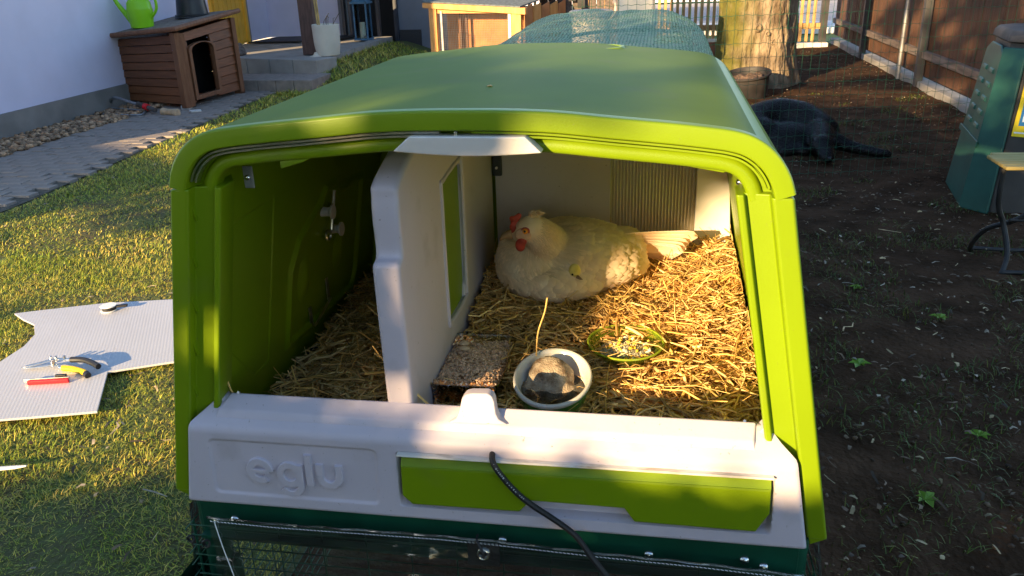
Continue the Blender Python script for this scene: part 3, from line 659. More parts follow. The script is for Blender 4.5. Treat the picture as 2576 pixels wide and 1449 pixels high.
def grains(name, n, place, size, mat, parent, tints, long=2.2):
    V = []; F = []; T = []
    for _ in range(n):
        c = Vector(place()); a = random.uniform(0, 6.28); e = random.gauss(0, .35); s = size*random.uniform(.7, 1.2)
        d = Vector((math.cos(a)*math.cos(e), math.sin(a)*math.cos(e), math.sin(e))); p = Vector((-math.sin(a), math.cos(a), 0)); q = d.cross(p); b = len(V); lg = random.uniform(.8, 1.2)*long
        for t in (-1, 1):
            for i in range(4): V.append(tuple(c+d*s*lg*.5*t+p*s*.5*math.cos(i*1.5708)+q*s*.5*math.sin(i*1.5708)))
        F += [(b, b+1, b+5, b+4), (b+1, b+2, b+6, b+5), (b+2, b+3, b+7, b+6), (b+3, b, b+4, b+7), (b+3, b+2, b+1, b), (b+4, b+5, b+6, b+7)]
        g = random.uniform(.75, 1.2); t = random.choice(tints); T += [(t[0]*g, t[1]*g, t[2]*g)]*8
    return tag(fast_mesh(name, V, F, mat, parent, tint=np.array(T)), kind='stuff')
def pel():
    x, y = random.uniform(-.053, .053), random.uniform(-.095, .095); return (dcx+x, dcy+y, .715+.012*(1-(x/.06)**2)*(1-(y/.1)**2)+.004*noise.noise((x*40, y*40, 1))+random.uniform(0, .003))
grains('pellets', 3000, pel, .0026, 'feed', dish, [(1, 1, 1), (1.1, 1.05, 1), (.85, .8, .75)])
def crn():
    k = random.random()
    if k < .45: return (dcx+random.uniform(-.054, .054), dcy-random.uniform(.078, .097), .7175+random.uniform(0, .005))
    if k < .85: return (dcx+random.uniform(-.052, .052), dcy-.0945, random.uniform(.684, .714))
    return (dcx+random.uniform(-.052, -.02), dcy+random.uniform(.06, .095), .724+random.uniform(0, .004))
grains('mixed_corn', 620, crn, .0042, 'feed', dish, [(1.7, 1.75, 1.9), (1.5, .95, .45), (1.35, .75, .3), (1.1, .9, .7), (.7, .6, .5)], 1.3)
MB().ball((dcx-.028, dcy+.045, .735), (.010, .008, .006), 10, 6).ball((dcx-.024, dcy+.03, .732), (.011, .007, .005), 10, 6).obj('bread_crust', 'bone_tan', dish, smooth=True)
# ceramic bowl (tilted towards the sill)
bowl = thing('ceramic_bowl', 'oval ceramic bowl, white inside and green outside, holding water and a stone', 'bowl', (.098, .185, .672))
tl = Matrix.Rotation(math.radians(9), 3, 'X'); bc = (.097, .182, .676); SX, SY = 1.0, 1.24
MB().lathe([(.030, .0), (.046, .0), (.052, .012), (.062, .042), (.0652, .054), (.0645, .0548)], bc, 48, tl, SX, SY, (1, 0)).obj('outer_glaze', 'ceramic_green', bowl, smooth=True, ang=50)
MB().lathe([(.0648, .0535), (.0666, .058), (.0660, .0615), (.0632, .0628), (.0602, .0605), (.0575, .046), (.050, .020), (.040, .010), (.0, .008)], bc, 48, tl, SX, SY, (0, 0)).obj('inner_glaze', 'ceramic_white', bowl, smooth=True, ang=70)
MB().lathe([(.0, 0), (.0545, 0)], (bc[0], bc[1]-.002, bc[2]+.036), 48, None, SX, SY*.98, (0, 0)).obj('water', 'water', bowl, smooth=True)
mb = MB(); st = tag
mb.ball((.089, .205, .708), (.040, .036, .043), 24, 16).ball((.072, .180, .696), (.036, .028, .024), 20, 12).ball((.105, .182, .698), (.034, .030, .028), 20, 12)
stone = remesh('stone', mb, .004, 'stone', None, 6, .6)
for v in stone.data.vertices:
    n = noise.noise(v.co*130)*.0014+noise.noise(v.co*55)*.0026+noise.noise(v.co*22)*.006; v.co += v.normal*n
tag(stone, 'rough brown stone lying in the water of the ceramic bowl', 'stone')
# green glass saucer
gd = thing('green_glass_saucer', 'round ribbed green glass saucer with crumbled egg and mash on the straw', 'saucer', (.213, .33, .705))
mb = MB(); prof = [(0, .0), (.045, .0), (.056, .006), (.066, .020), (.0690, .0225), (.0680, .0250), (.0640, .0235), (.054, .009), (.044, .0035), (0, .0035)]; n = 48; vs = []
for i, (r, z) in enumerate(prof):
    for k in range(n):
        t = 2*math.pi*k/n; rr_ = r*(1+.012*math.cos(12*t)*(r > .04)); vs.append((.213+rr_*math.cos(t), .33+rr_*.92*math.sin(t), .706+z+.08*(rr_*math.sin(t))))
mb.add(vs, [(i*n+k, i*n+(k+1) % n, (i+1)*n+(k+1) % n, (i+1)*n+k) for i in range(len(prof)-1) for k in range(n)])
mb.obj('glass_body', 'green_glass', gd, smooth=True, ang=60)
MB().tube([(.213+.0685*math.cos(t), .33+.0685*.92*math.sin(t), .7305+.08*.0685*math.sin(t)) for t in [k*math.pi/24 for k in range(48)]], .0020, 8, closed=True)  .obj('rim', 'rim_glass', gd, smooth=True)
def msh():
    r = .046*math.sqrt(random.random()); t = random.uniform(0, 6.283); h = .012*(1-(r/.05)**2); return (.213+r*math.cos(t), .33+r*.9*math.sin(t), .711+h*random.uniform(.6, 1.05)+.08*r*math.sin(t))
grains('mash', 2600, msh, .0023, 'mash', gd, [(1, 1, 1), (1.1, 1.1, 1.1), (.7, .68, .62), (1.05, 1.0, .8)], 1.3)
def egg(): x, y, z = msh(); return (min(x+.012, .255), y+.005, z+.004)
grains('egg_crumbs', 46, egg, .0065, 'mash', gd, [(1.6, 1.6, 1.7), (1.55, 1.0, .12), (1.6, 1.15, .2)], 1.2)

# ================================================================== the hen
pm('face_skin', (.62, .36, .25), .7, .2, 60, .3, 400)
hen = thing('hen', 'cream white hen sitting on the straw with red comb, facing the divider', 'hen', (.10, .58, .74))
H = MB()
def R3(a, ax): return Matrix.Rotation(math.radians(a), 3, ax)
H.ball((.095, .605, .797), (.142, .105, .076), 32, 20, R3(4, 'Y')).ball((.010, .575, .795), (.080, .088, .078), 28, 18).ball((.060, .560, .768), (.110, .090, .050), 28, 18)
H.ball((.135, .585, .800), (.095, .076, .052), 28, 18, R3(6, 'Y')).ball((.180, .620, .812), (.052, .058, .042), 24, 16, R3(10, 'Y'))
H.ball((.105, .60, .824), (.110, .085, .044), 28, 18, R3(3, 'Y'))
nk = catmull([(.052, .585, .800), (.046, .555, .833), (.036, .525, .862), (.026, .508, .882), (.018, .502, .892)], 6)
for i, p in enumerate(nk): t = i/(len(nk)-1); r = .050*(1-t)**1.1+.0255*(1-(1-t)**1.1); H.ball(p, (r*1.0, r, r), 20, 14)
H.ball((.017, .500, .889), (.032, .026, .028), 20, 14).ball((-.004, .496, .881), (.022, .0175, .019), 18, 12)
body = remesh('body', H, .0055, 'down', hen, 8, .5)
me = body.data; NV = len(me.vertices)
co = np.zeros(NV*3); me.vertices.foreach_get('co', co); co = co.reshape(-1, 3); no = np.zeros(NV*3); me.vertices.foreach_get('normal', no); no = no.reshape(-1, 3)
def feathers(idx, size, wid, lift, flowf, tintf, seed):
    r = random.Random(seed); V = []; F = []; T = []
    for i in idx:
        p = Vector(co[i]); n = Vector(no[i]); fl = flowf(p); t = fl-n*fl.dot(n)
        if t.length < .05: continue
        t.normalize(); s = n.cross(t); a = r.gauss(0, .13); t, s = t*math.cos(a)+s*math.sin(a), s*math.cos(a)-t*math.sin(a)
        L = size(p)*r.uniform(.8, 1.2); W = L*wid*r.uniform(.85, 1.15); b = len(V); lf = lift*r.uniform(.5, 1.5)
        for k, (u, ww) in enumerate(((0, .35), (.3, .85), (.65, 1), (.88, .75), (1, .25))):
            c = p+t*(L*(u-.25))+n*(.0006+L*lf*u-L*.16*lf*2*u*u)
            for j, q in enumerate((-1, 0, 1)): V.append(tuple(c+s*(W*.5*ww*q)+n*(-abs(q)*W*.10+L*.03*(q == 0)-L*.05*(u > .9)*abs(q))))
        for k in range(4):
            for j in range(2): F.append((b+3*k+j, b+3*k+j+1, b+3*k+4+j, b+3*k+3+j))
        g = tintf(p)*r.uniform(.90, 1.06)
        for k in range(5): T += [(g*(.88+.14*(k/4)), g*(.86+.16*(k/4)), g*(.83+.19*(k/4)))]*3  # roots darker than tips: shading between overlapping feathers put into the tint
    return V, F, T
hc = Vector((.016, .502, .890))
def flow(p):
    d = (p-hc); k = sstep(.13, .04, d.length); return (Vector((1, .12, -.32))*(1-k)+d.normalized()*k*1.2)
idx_all = [i for i in range(NV) if co[i][2] > .745]
dist = np.linalg.norm(co-np.array(hc), axis=1)
wing = [i for i in idx_all if dist[i] > .10 and co[i][0] > .02 and co[i][2] > .775]
low = [i for i in idx_all if dist[i] > .075 and not (co[i][0] > .06 and co[i][2] > .79)]
hack = [i for i in idx_all if .030 < dist[i] < .105 and not (co[i][0] < .006 and co[i][2] > .852)]
random.shuffle(wing); random.shuffle(low); random.shuffle(hack)
V, F, T = feathers(wing[:1000], lambda p: .028+.014*sstep(.08, .24, p.x), .80, .17, flow, lambda p: 1.0, 1); fast_mesh('wing_feathers', V, F, 'feather', hen, True, np.array(T))['kind'] = 'stuff'
V, F, T = feathers(low[:1300], lambda p: .019, .75, .15, flow, lambda p: 1.0, 2); fast_mesh('body_feathers', V, F, 'feather', hen, True, np.array(T))['kind'] = 'stuff'
V, F, T = feathers(hack[:1500], lambda p: .011+.014*sstep(.03, .08, (p-hc).length), .26, .10, flow, lambda p: .82, 3); fast_mesh('hackle_feathers', V, F, 'feather', hen, True, np.array(T))['kind'] = 'stuff'
# tail feathers, fanned and layered
for k in range(9):
    f = k/8; base = Vector((.170+.012*f, .600+.028*f, .836-.040*f)); tip = Vector((.350-.045*f, .655-.02*f+.01*math.sin(k), .838-.052*f)); d = (tip-base); Ln = d.length; d.normalize()
    up_ = Vector((0, -.55, .83)); s = d.cross(up_).normalized(); u_ = s.cross(d); mb = MB()
    def tf(a, b): wv = .024*(min(1, a*4+.35))*(1 if a < .86 else math.sqrt(max(0, 1-((a-.86)/.14)**2))*.85+.15); q = 2*b-1; return tuple(base+d*Ln*a+u_*(q*wv*.85)+s*(-.0025*k*.6-.004*(1-q*q)+.003*a*a)+Vector((0, 0, -.006*a*a)))
    mb.grid(tf, 14, 6); o = mb.obj('tail_feather', 'feather', hen, smooth=True, ang=80, tint=(1.12, 1.12, 1.15))
    sm = o.modifiers.new('thick', 'SOLIDIFY'); sm.thickness = .0008
# face
bd = Vector((-.94, -.25, -.22)).normalized(); bs = bd.cross(Vector((0, 0, 1))).normalized(); bu = bs.cross(bd)
b0 = Vector((-.020, .488, .8805)); mb = MB()
for pth, rs in (([b0+bu*.002, b0+bd*.008+bu*.0025, b0+bd*.018+bu*.001, b0+bd*.0240-bu*.003, b0+bd*.0255-bu*.007], [.0098, .0082, .0056, .0028, .0008]), ([b0-bu*.004, b0+bd*.008-bu*.0045, b0+bd*.0145-bu*.0045], [.006, .0042, .0012])):
    mb.tube(pth, rs, 12)
mb.obj('beak', 'beak', hen, smooth=True)
ev = Vector((.009, .4735, .8925)); en = Vector((-.10, -1, .12)).normalized()
eye = MB().ball(ev, (.0058, .0042, .0058), 14, 10).obj('eye', 'eye_orange', hen, smooth=True); MB().ball(ev+en*.0030, (.0028, .0020, .0028), 12, 8).obj('pupil', 'pupil', eye, smooth=True)
MB().tube([ev+Vector((.0078*math.cos(t), .0012, .0066*math.sin(t))) for t in [k*math.pi/8 for k in range(16)]], .0016, 6, closed=True).obj('eyelid', 'comb_red', eye, smooth=True)
mb = MB(); cpts = [(-.008, .500, .893), (-.014, .499, .900), (-.012, .500, .908), (-.005, .502, .912)]
for p, r in zip([(-.016, .488, .890), (-.018, .487, .897), (-.016, .489, .905), (-.011, .491, .913), (-.019, .487, .914), (-.006, .493, .918)], [.0075, .007, .0068, .0075, .0055, .006]): mb.ball(p, (r, r*.62, r), 12, 8)
remesh('comb', mb, .0016, 'comb_red', hen, 3, .5)
mb = MB().ball((-.002, .476, .8625), (.0105, .006, .0135), 16, 10).ball((.002, .4755, .871), (.010, .006, .009), 14, 10); remesh('wattle', mb, .0016, 'comb_red', hen, 4, .5)
MB().ball((.004, .4765, .884), (.0165, .0050, .0140), 16, 10).obj('face_skin', 'face_skin', hen, smooth=True)
r = random.Random(5); V = []; F = []; T = []
for k in range(70):
    a = r.uniform(0, 6.28); rad = .014*math.sqrt(r.random()); p = Vector((.022+rad*math.cos(a), .500+rad*math.sin(a), .917)); d = Vector((r.uniform(-.1, 1.2), r.uniform(-.7, .7), r.uniform(.05, .8))).normalized(); L = r.uniform(.008, .017); s = d.cross(Vector((0, 1, .2))).normalized()*.0008; b = len(V)
    V += [tuple(p-s), tuple(p+s), tuple(p+d*L*.6+s), tuple(p+d*L*.6-s), tuple(p+d*L+Vector((L*.3, 0, -L*.15)))]; F += [(b, b+1, b+2), (b, b+2, b+3), (b+3, b+2, b+4)]; T += [(.95, .93, .88)]*5
fast_mesh('crest_feathers', V, F, 'feather', hen, False, np.array(T))['kind'] = 'stuff'
# chick peeping out of the plumage
ck = thing('chick', 'yellow chick peeping out from under the wing of the hen', 'chick', (.105, .49, .79))
mb = MB().ball((.104, .494, .806), (.0125, .0115, .0145), 16, 12).ball((.104, .510, .785), (.018, .02, .02), 16, 12).ball((.102, .503, .796), (.0115, .0125, .014), 14, 10); remesh('body', mb, .002, 'chick_yellow', ck, 4, .5)
MB().tube([(.110, .483, .797), (.117, .479, .7945), (.1215, .478, .793)], [.0040, .0026, .0006], 10).obj('beak', 'beak', ck, smooth=True)
MB().ball((.1005, .4835, .801), (.0022, .0018, .0024), 10, 8).obj('eye', 'pupil', ck, smooth=True)
# ================================================================== ground
def ground_mesh(name, x0, x1, y0, y1, nx, ny, z, amp, mat):
    def f(u, v): x = x0+(x1-x0)*u; y = y0+(y1-y0)*v; return (x, y, z+amp*noise.noise((x*1.7, y*1.7, 1.3))+amp*.5*noise.noise((x*6, y*6, 4)))
    return MB().grid(f, nx, ny).obj(name, mat, smooth=True, ang=180)
tag(MB().grid(lambda u, v: (-150+300*u, -150+300*v, -.045), 4, 4).obj('terrain', 'far_grass'), kind='structure')
tag(ground_mesh('ground', -.62, 4.2, -9, 13.2, 110, 300, -.004, .022, 'soil'), kind='structure')
tag(ground_mesh('lawn', -5.0, -.60, -9, 13.2, 110, 300, -.004, .014, 'lawn_soil'), kind='structure')
# grass blades
def blades(n, region, hmin, hmax, w, tints, name, label, spread=1.1):
    pts = np.array([region() for _ in range(n)]); x, y = pts[:, 0], pts[:, 1]
    h = RNG.uniform(hmin, hmax, n)*RNG.choice([1, 1, 1.35], n); a = RNG.uniform(0, 2*np.pi, n); le = np.abs(RNG.normal(spread, .35, n)); ww = w*RNG.uniform(.6, 1.3, n)
    sx, sy = -np.sin(a), np.cos(a); dx, dy = np.cos(a), np.sin(a); z = np.full(n, -.004)
    def P(f, o, k): return np.stack([x+dx*h*le*f*f+sx*ww*o, y+dy*h*le*f*f+sy*ww*o, z+h*(f*(1-.25*le*f))*k], 1)
    V = np.stack([P(0, -.5, 1), P(0, .5, 1), P(.6, -.4, 1), P(.6, .4, 1), P(1, 0, 1)], 1).reshape(-1, 3)
    b = np.arange(n)[:, None]*5; F = np.concatenate([b+np.array([[0, 1, 3]]), b+np.array([[0, 3, 2]]), b+np.array([[2, 3, 4]])], 0)
    T = np.repeat(np.array(tints)[RNG.integers(0, len(tints), n)]*RNG.uniform(.7, 1.25, (n, 1)), 5, 0)
    return tag(fast_mesh(name, V, F, 'grass', tint=T), label, 'grass', kind='stuff')
def edge_x(y): return -3.78-.085*max(0, y-3.6)       # lawn edge along the brick path
def lawn_reg(y0, y1, x0=-4.2, x1=-.62):
    def f():
        while True:
            x, y = random.uniform(x0, x1), random.uniform(y0, y1)
            if x > edge_x(y)+.01 and noise.noise((x*1.1, y*1.1, 7)) > -.42+random.uniform(-.25, .25)*1: return x, y
    return f
GT = [(1, 1, 1), (1.15, 1.1, .9), (.8, .95, .8), (1.4, 1.25, 1.1), (.65, .8, .6), (2.2, 1.6, 2.2), (1.9, 1.35, 1.6)]
blades(110000, lawn_reg(.2, 2.6, -3.1), .008, .022, .0024, GT, 'lawn_grass', 'short lawn grass around the plastic sheet')
blades(60000, lawn_reg(2.6, 5.2), .010, .024, .0038, GT, 'lawn_grass', 'lawn grass between the coop and the brick path')
blades(26000, lawn_reg(5.2, 9.5, -4.6), .018, .042, .0070, GT, 'lawn_grass', 'lawn grass beside the brick path near the porch')
def yard_reg(x0, x1, y0, y1, thr):
    def f():
        while True:
            x, y = random.uniform(x0, x1), random.uniform(y0, y1)
            if noise.noise((x*2.3, y*2.3, 9))+.25*noise.noise((x*9, y*9, 2)) > thr: return x, y
    return f
DT = [(.22, .30, .22), (.18, .25, .22), (.32, .30, .22), (.16, .22, .14)]
blades(9000, yard_reg(.55, 2.6, .3, 3.3, -.12), .012, .035, .0030, DT, 'yard_grass', 'thin dark grass on the shaded soil beside the coop', 1.0)
blades(2600, yard_reg(.8, 3.0, 3.4, 8, .30), .012, .035, .004, DT, 'yard_grass', 'scattered grass tufts on the bare soil near the fence', 1.0)
# litter: twigs, straw bits, chips and leaves on the soil
def litter(n, reg, name, label, smin, smax, tints, long):
    V = []; F = []; T = []
    for _ in range(n):
        x, y = reg(); a = random.uniform(0, 6.28); L = random.uniform(smin, smax)*random.choice(long); W = random.uniform(.0025, .007)*(1 if L > .03 else 1.5); d = Vector((math.cos(a), math.sin(a), random.gauss(0, .12))); s = Vector((-d.y, d.x, random.gauss(0, .3))); b = len(V); c = Vector((x, y, .012+random.random()*.006)); bend = s*random.gauss(0, .12)*L
        V += [tuple(c-d*L/2-s*W/2), tuple(c-d*L/2+s*W/2), tuple(c+bend-s*W*.6+Vector((0, 0, .003))), tuple(c+bend+s*W*.6+Vector((0, 0, .003))), tuple(c+d*L/2-s*W*.3), tuple(c+d*L/2+s*W*.3)]
        F += [(b, b+1, b+3, b+2), (b+2, b+3, b+5, b+4)]; t = random.choice(tints); g = random.uniform(.2, .8); T += [(t[0]*g, t[1]*g, t[2]*g)]*6
    return tag(fast_mesh(name, V, F, 'litter', tint=np.array(T)), label, 'litter', kind='stuff')
LT = [(1, 1, 1), (.6, .5, .4), (.3, .22, .16), (.25, .2, .15), (1.2, 1.1, .8), (.5, .4, .35)]
litter(1500, rbox(.55, 3.0, .3, 4.2), 'ground_litter', 'twigs, straw bits and chips on the shaded soil', .008, .03, LT, (1, 1, 1, 2))
litter(1100, rbox(.8, 3.0, 4.2, 12), 'ground_litter', 'wood chips and crumbs on the soil by the fence', .012, .035, LT, (1, 1, 1.5))
litter(700, rbox(-3.6, -.7, .2, 5), 'ground_litter', 'dry blades and crumbs in the lawn', .01, .04, LT, (1, 1, 2))
for k, (x, y, L, a, lb) in enumerate(((1.02, 2.05, .10, 1.0, 'kinked pale straw lying on dark soil right of the coop'), (1.66, 1.98, .07, 1.5, 'straight straw lying on the soil below the stool'), (1.47, 3.3, .11, -.5, 'long straw lying on soil between coop and compost bin'), (1.42, 1.05, .045, 1.7, 'pale wood chip on the dark soil at the lower right'))):
    dv = Vector((math.cos(a), math.sin(a), 0)); c = Vector((x, y, .02)); s = Vector((-dv.y, dv.x, 0))
    pts = [c-dv*L/2, c-dv*L*.1+s*.012*(k == 0), c+dv*L*.1-s*.012*(k == 0), c+dv*L/2]
    tag(MB().tube(pts, [.003, .003, .003, .002] if k < 3 else [.006, .012, .010, .004], 6, flat=.4).obj('straw_piece' if k < 3 else 'wood_chip', 'litter', tint=(1.1, .95, .7)), lb, 'straw' if k < 3 else 'wood chip')
CLOD = True
# weeds (small rosettes)
WL = ['broad leaved weed close to the coop wall', 'small weed halfway between the coop corner and frame edge', 'weed near the pale wood chip', 'weed far right below the stool legs', 'lone weed farther back beside the coop', 'weed at the lower right corner', 'weed near the kinked straw', 'weed closest to the coop front corner']
for k, (x, y) in enumerate(((1.0, 1.75), (1.25, 1.3), (1.5, 1.15), (1.85, 1.5), (1.15, 2.5), (1.9, 1.15), (1.4, 2.2), (1.0, .95))):
    o = thing('weed', WL[k], 'weed', (x, y, 0), 'weeds in the shaded soil')
    for j in range(6):
        a = j*1.05+k; L = random.uniform(.02, .045); d = Vector((math.cos(a), math.sin(a), 0)); s = Vector((-d.y, d.x, 0)); c = Vector((x, y, .006))
        MB().add([c, c+d*L*.5+s*L*.28+Vector((0, 0, .012)), c+d*L+Vector((0, 0, .006)), c+d*L*.5-s*L*.28+Vector((0, 0, .012))], [(0, 1, 2), (0, 2, 3)]).obj('leaf_blade', 'grass', o, tint=(.5, .8, .5))

# ================================================================== brick path, gravel strip
path = tag(MB().grid(lambda u, v: ((-5.15+(1.35+.0)*u) + (0 if u < .5 else (-.085*max(0, 3+6.6*v-3.6))), 3.0+6.6*v, .001), 8, 30).obj('brick_path', 'joint_sand'), kind='structure')
bk = []
for r in range(60):
    y = 8.95-.104*r
    for c in range(9):
        x = -4.97+.205*c+(.1 if r % 2 else 0)
        if x+.10 < edge_x(y)+.03 and y > 3.25: bk.append((x, y))
bk.sort(key=lambda p: p[1]); bk = bk[:300]; base = None
for x, y in bk:
    if base is None:
        base = MB().box((0, 0, 0), (.197, .097, .05)).obj('paving_brick', 'brick_pave', bevel=.004, seg=1); o = base
    else: o = base.copy(); COL.objects.link(o)
    o.location = (x+random.gauss(0, .002), y+random.gauss(0, .002), -.008+random.gauss(0, .002)); o.rotation_euler = (random.gauss(0, .012), random.gauss(0, .012), random.gauss(0, .012)); o.parent = path
def stones(n, reg, smin, smax, mat, name, label, tints):
    ph = (1+5**.5)/2; iv = np.array([(-1, ph, 0), (1, ph, 0), (-1, -ph, 0), (1, -ph, 0), (0, -1, ph), (0, 1, ph), (0, -1, -ph), (0, 1, -ph), (ph, 0, -1), (ph, 0, 1), (-ph, 0, -1), (-ph, 0, 1)], float)/1.9
    fi = np.array([(0, 11, 5), (0, 5, 1), (0, 1, 7), (0, 7, 10), (0, 10, 11), (1, 5, 9), (5, 11, 4), (11, 10, 2), (10, 7, 6), (7, 1, 8), (3, 9, 4), (3, 4, 2), (3, 2, 6), (3, 6, 8), (3, 8, 9), (4, 9, 5), (2, 4, 11), (6, 2, 10), (8, 6, 7), (9, 8, 1)])
    V = []; F = []; T = []
    for k in range(n):
        s = random.uniform(smin, smax); q = iv*RNG.uniform(.7, 1.25, (12, 1))*np.array([1, RNG.uniform(.7, 1), RNG.uniform(.5, .8)])*s; a = random.uniform(0, 6.28); R_ = np.array([[math.cos(a), -math.sin(a), 0], [math.sin(a), math.cos(a), 0], [0, 0, 1]]); V.append(q@R_.T+np.array(reg())); F.append(fi+12*k); t = np.array(random.choice(tints))*random.uniform(.6, 1.3); T.append(np.tile(t, (12, 1)))
    return tag(fast_mesh(name, np.concatenate(V), np.concatenate(F), mat, tint=np.concatenate(T)), label, 'gravel', kind='stuff')
stones(3200, lambda: (random.uniform(-5.46, -4.98), random.uniform(3.4, 7.4), random.uniform(.0, .04)), .012, .034, 'gravel', 'gravel_strip', 'coarse brown gravel strip along the foot of the house wall', [(1, 1, 1), (1.3, 1.25, 1.2), (.7, .7, .7), (1.1, .9, .75), (1.6, 1.5, 1.4)])

stones(2600, lambda: (random.uniform(.55, 3.0), random.uniform(.3, 9.0)*random.uniform(.5, 1), random.uniform(-.004, .006)), .003, .010, 'gravel', 'soil_clods', 'crumbly soil clods and small stones on the bare yard', [(.26, .24, .22), (.34, .30, .27), (.2, .19, .18), (.5, .5, .5), (.3, .25, .2)])
# ================================================================== house
house = thing('house', 'white rendered house with grey plinth, yellow door and recessed porch', 'house', (-6, 8, 0))
def wall(name, x0, x1, y0, y1, z0, z1, mat): return MB().box(((x0+x1)/2, (y0+y1)/2, (z0+z1)/2), (x1-x0, y1-y0, z1-z0)).obj(name, mat, house)
wall('wall', -5.80, -5.50, 3.5, 8.9, .24, 3.1, 'render_white'); wall('plinth', -5.76, -5.475, 3.52, 8.88, -.05, .239, 'plinth_grey')
wall('wall', -6.40, -6.07, 8.9, 10.55, .3, 3.1, 'render_white'); wall('wall', -6.40, -6.071, 11.55, 12.40, .3, 3.1, 'render_white')
wall('wall', -6.40, -4.83, 12.40, 12.7, .3, 3.1, 'render_white')
MB().box((-6.03, 11.50, 1.2), (.10, .10, 1.8)).obj('door_jamb', 'wall_grey', house)
wall('shade_black', -5.0, -3.4, 13.2, 13.3, -.1, 3, 'shade_black')  # black panel painting the unlit room behind the doorway
wall('wall', -3.83, -2.4, 12.35, 12.6, -.05, 3.1, 'wall_grey'); wall('base_panel', -3.82, -3.47, 12.325, 12.349, -.05, .38, 'granite_dark')
wall('wall', -4.83, -4.76, 12.36, 12.7, .3, 3.1, 'wall_grey')
for x in (-4.73, -4.62, -4.16, -3.86): MB().box((x, 12.33, 1.3), (.045 if x < -4 else .06, .09, 2.5)).obj('door_frame', 'frame_dark', house)
MB().box((-4.68, 12.40, 1.3), (.07, .02, 2.2)).obj('door_glass', 'lantern_glass', house)
yd = MB().box((-6.05, 11.03, 1.3), (.05, 1.0, 2.0)).obj('yellow_door', 'yellow_paint', house)
for k in range(7):
    y = 10.58+.13*k; MB().prism([(y, .33), (y+.115, .33), (y+.115, 2.3), (y, 2.3)], -6.022, -6.008, lambda u, v, d: (d, u, v)).obj('door_board', 'yellow_paint', yd, bevel=.004, seg=1)
MB().box((-6.0, 11.47, 1.3), (.05, .07, 2.1)).obj('door_frame', 'yellow_paint', house, bevel=.004)
MB().box((-5.0, 11.0, 2.75), (2.9, 3.6, .12)).obj('porch_roof', 'frame_dark', house)
# porch platform with a lower step
por = thing('porch_steps', 'concrete porch platform with a lower step in front of the house', 'steps', (-5, 10.5, 0))
def poly_slab(name, pts, z0, z1, mat, bev=.008): return MB().prism(pts, z0, z1, lambda u, v, d: (u, v, d)).obj(name, mat, por, bevel=bev, seg=1)
poly_slab('platform_core', [(-6.06, 9.62), (-3.90, 8.94), (-3.94, 11.87), (-3.95, 12.34), (-6.06, 12.38)], .0, .285, 'concrete')
for k in range(6):   # top slabs along the front edge
    t0, t1 = k/6, (k+1)/6-.003; a = Vector((-6.05, 9.58)); b = Vector((-3.86, 8.885)); q = b-a; n = Vector((-q.y, q.x)).normalized()*.40
    P = [a+q*t0, a+q*t1, a+q*t1+n, a+q*t0+n]; poly_slab('edge_stone', [(p.x, p.y) for p in P], .10, .302, 'concrete')
for k in range(5):
    y0, y1 = 9.30+.52*k, 9.81+.52*k; poly_slab('edge_stone', [(-4.06, y0), (-3.862-.01*k, y0), (-3.872-.01*k, y1), (-4.06, y1)], .02, .303, 'concrete')
poly_slab('landing_block', [(-3.92, 11.95), (-3.62, 11.95), (-3.62, 12.34), (-3.92, 12.34)], -.02, .14, 'concrete')
for k in range(7):
    x0 = -5.35+.235*k; poly_slab('step_stone', [(x0, 8.42-.11*(k*.235)/1.5), (x0+.232, 8.42-.11*((k+1)*.235)/1.5), (x0+.232, 8.93), (x0, 8.97)], -.02, .142, 'brick_pave')
MB().prism([(-5.95, 11.35), (-5.86, 12.25), (-4.45, 12.28), (-4.6, 11.42)], .305, .318, lambda u, v, d: (u, v, d)).obj('doormat', 'black_rubber', None)
tag(bpy.data.objects['doormat'], 'black rubber mat on the porch by the white wall', 'mat')
bank = tag(ground_mesh('grass_bank', -3.86, -2.2, 8.4, 12.4, 30, 50, .0, .02, 'lawn_soil'), kind='structure')
for v in bank.data.vertices: v.co.z += .22*sstep(-3.0, -3.86, v.co.x)*sstep(8.3, 9.6, v.co.y)
blades(9000, lambda: (random.uniform(-4.05, -2.5), random.uniform(8.0, 11.9)), .03, .07, .009, GT, 'bank_grass', 'grass on the bank beside the porch steps')
bg = bpy.data.objects['bank_grass'].data
for v in bg.vertices: v.co.z += .22*sstep(-3.0, -3.86, v.co.x)*sstep(8.3, 9.6, v.co.y)
# porch post, planter, lantern, shoe
pp = thing('porch_post', 'dark brown square timber post standing on the porch', 'post', (-4.20, 9.62, .3))
MB().box((-4.205, 9.62, 1.6), (.19, .19, 2.6)).obj('timber', 'post_brown', pp, bevel=.008); MB().box((-4.205, 9.62, .306), (.15, .15, .03)).obj('post_foot', 'galv', pp)
pl = thing('white_planter', 'cream white tall planter with bamboo canes on the porch edge', 'planter', (-3.90, 9.40, .3))
MB().lathe([(.135, .0), (.145, .01), (.166, .16), (.172, .37), (.168, .385), (.160, .38), (.155, .34), (.0, .335)], (-3.91, 9.42, .303), 36).obj('pot', 'pot_cream', pl, smooth=True, ang=50)
MB().lathe([(.10, 0), (.05, .015), (.03, .05), (.0, .05)], (-4.03, 9.34, .303), 14).obj('saucer_lip', 'pot_cream', pl, smooth=True)
for x0, y0, x1, y1, z1 in ((-4.00, 9.40, -4.05, 9.42, 1.5), (-3.985, 9.42, -4.02, 9.44, 1.5)): MB().tube([(x0, y0, .62), (x1, y1, z1)], .011, 8).obj('bamboo_cane', 'bamboo', pl)
for k in range(7):
    a = random.uniform(-.6, .9); MB().tube([(-3.98+.03*k, 9.40, .63), (-3.98+.03*k+.08*a, 9.40, .70+.03*(k % 4)), (-3.97+.03*k+.15*a, 9.41, .76+.03*(k % 3))], .004, 6).obj('twig', 'shoe_brown', pl)
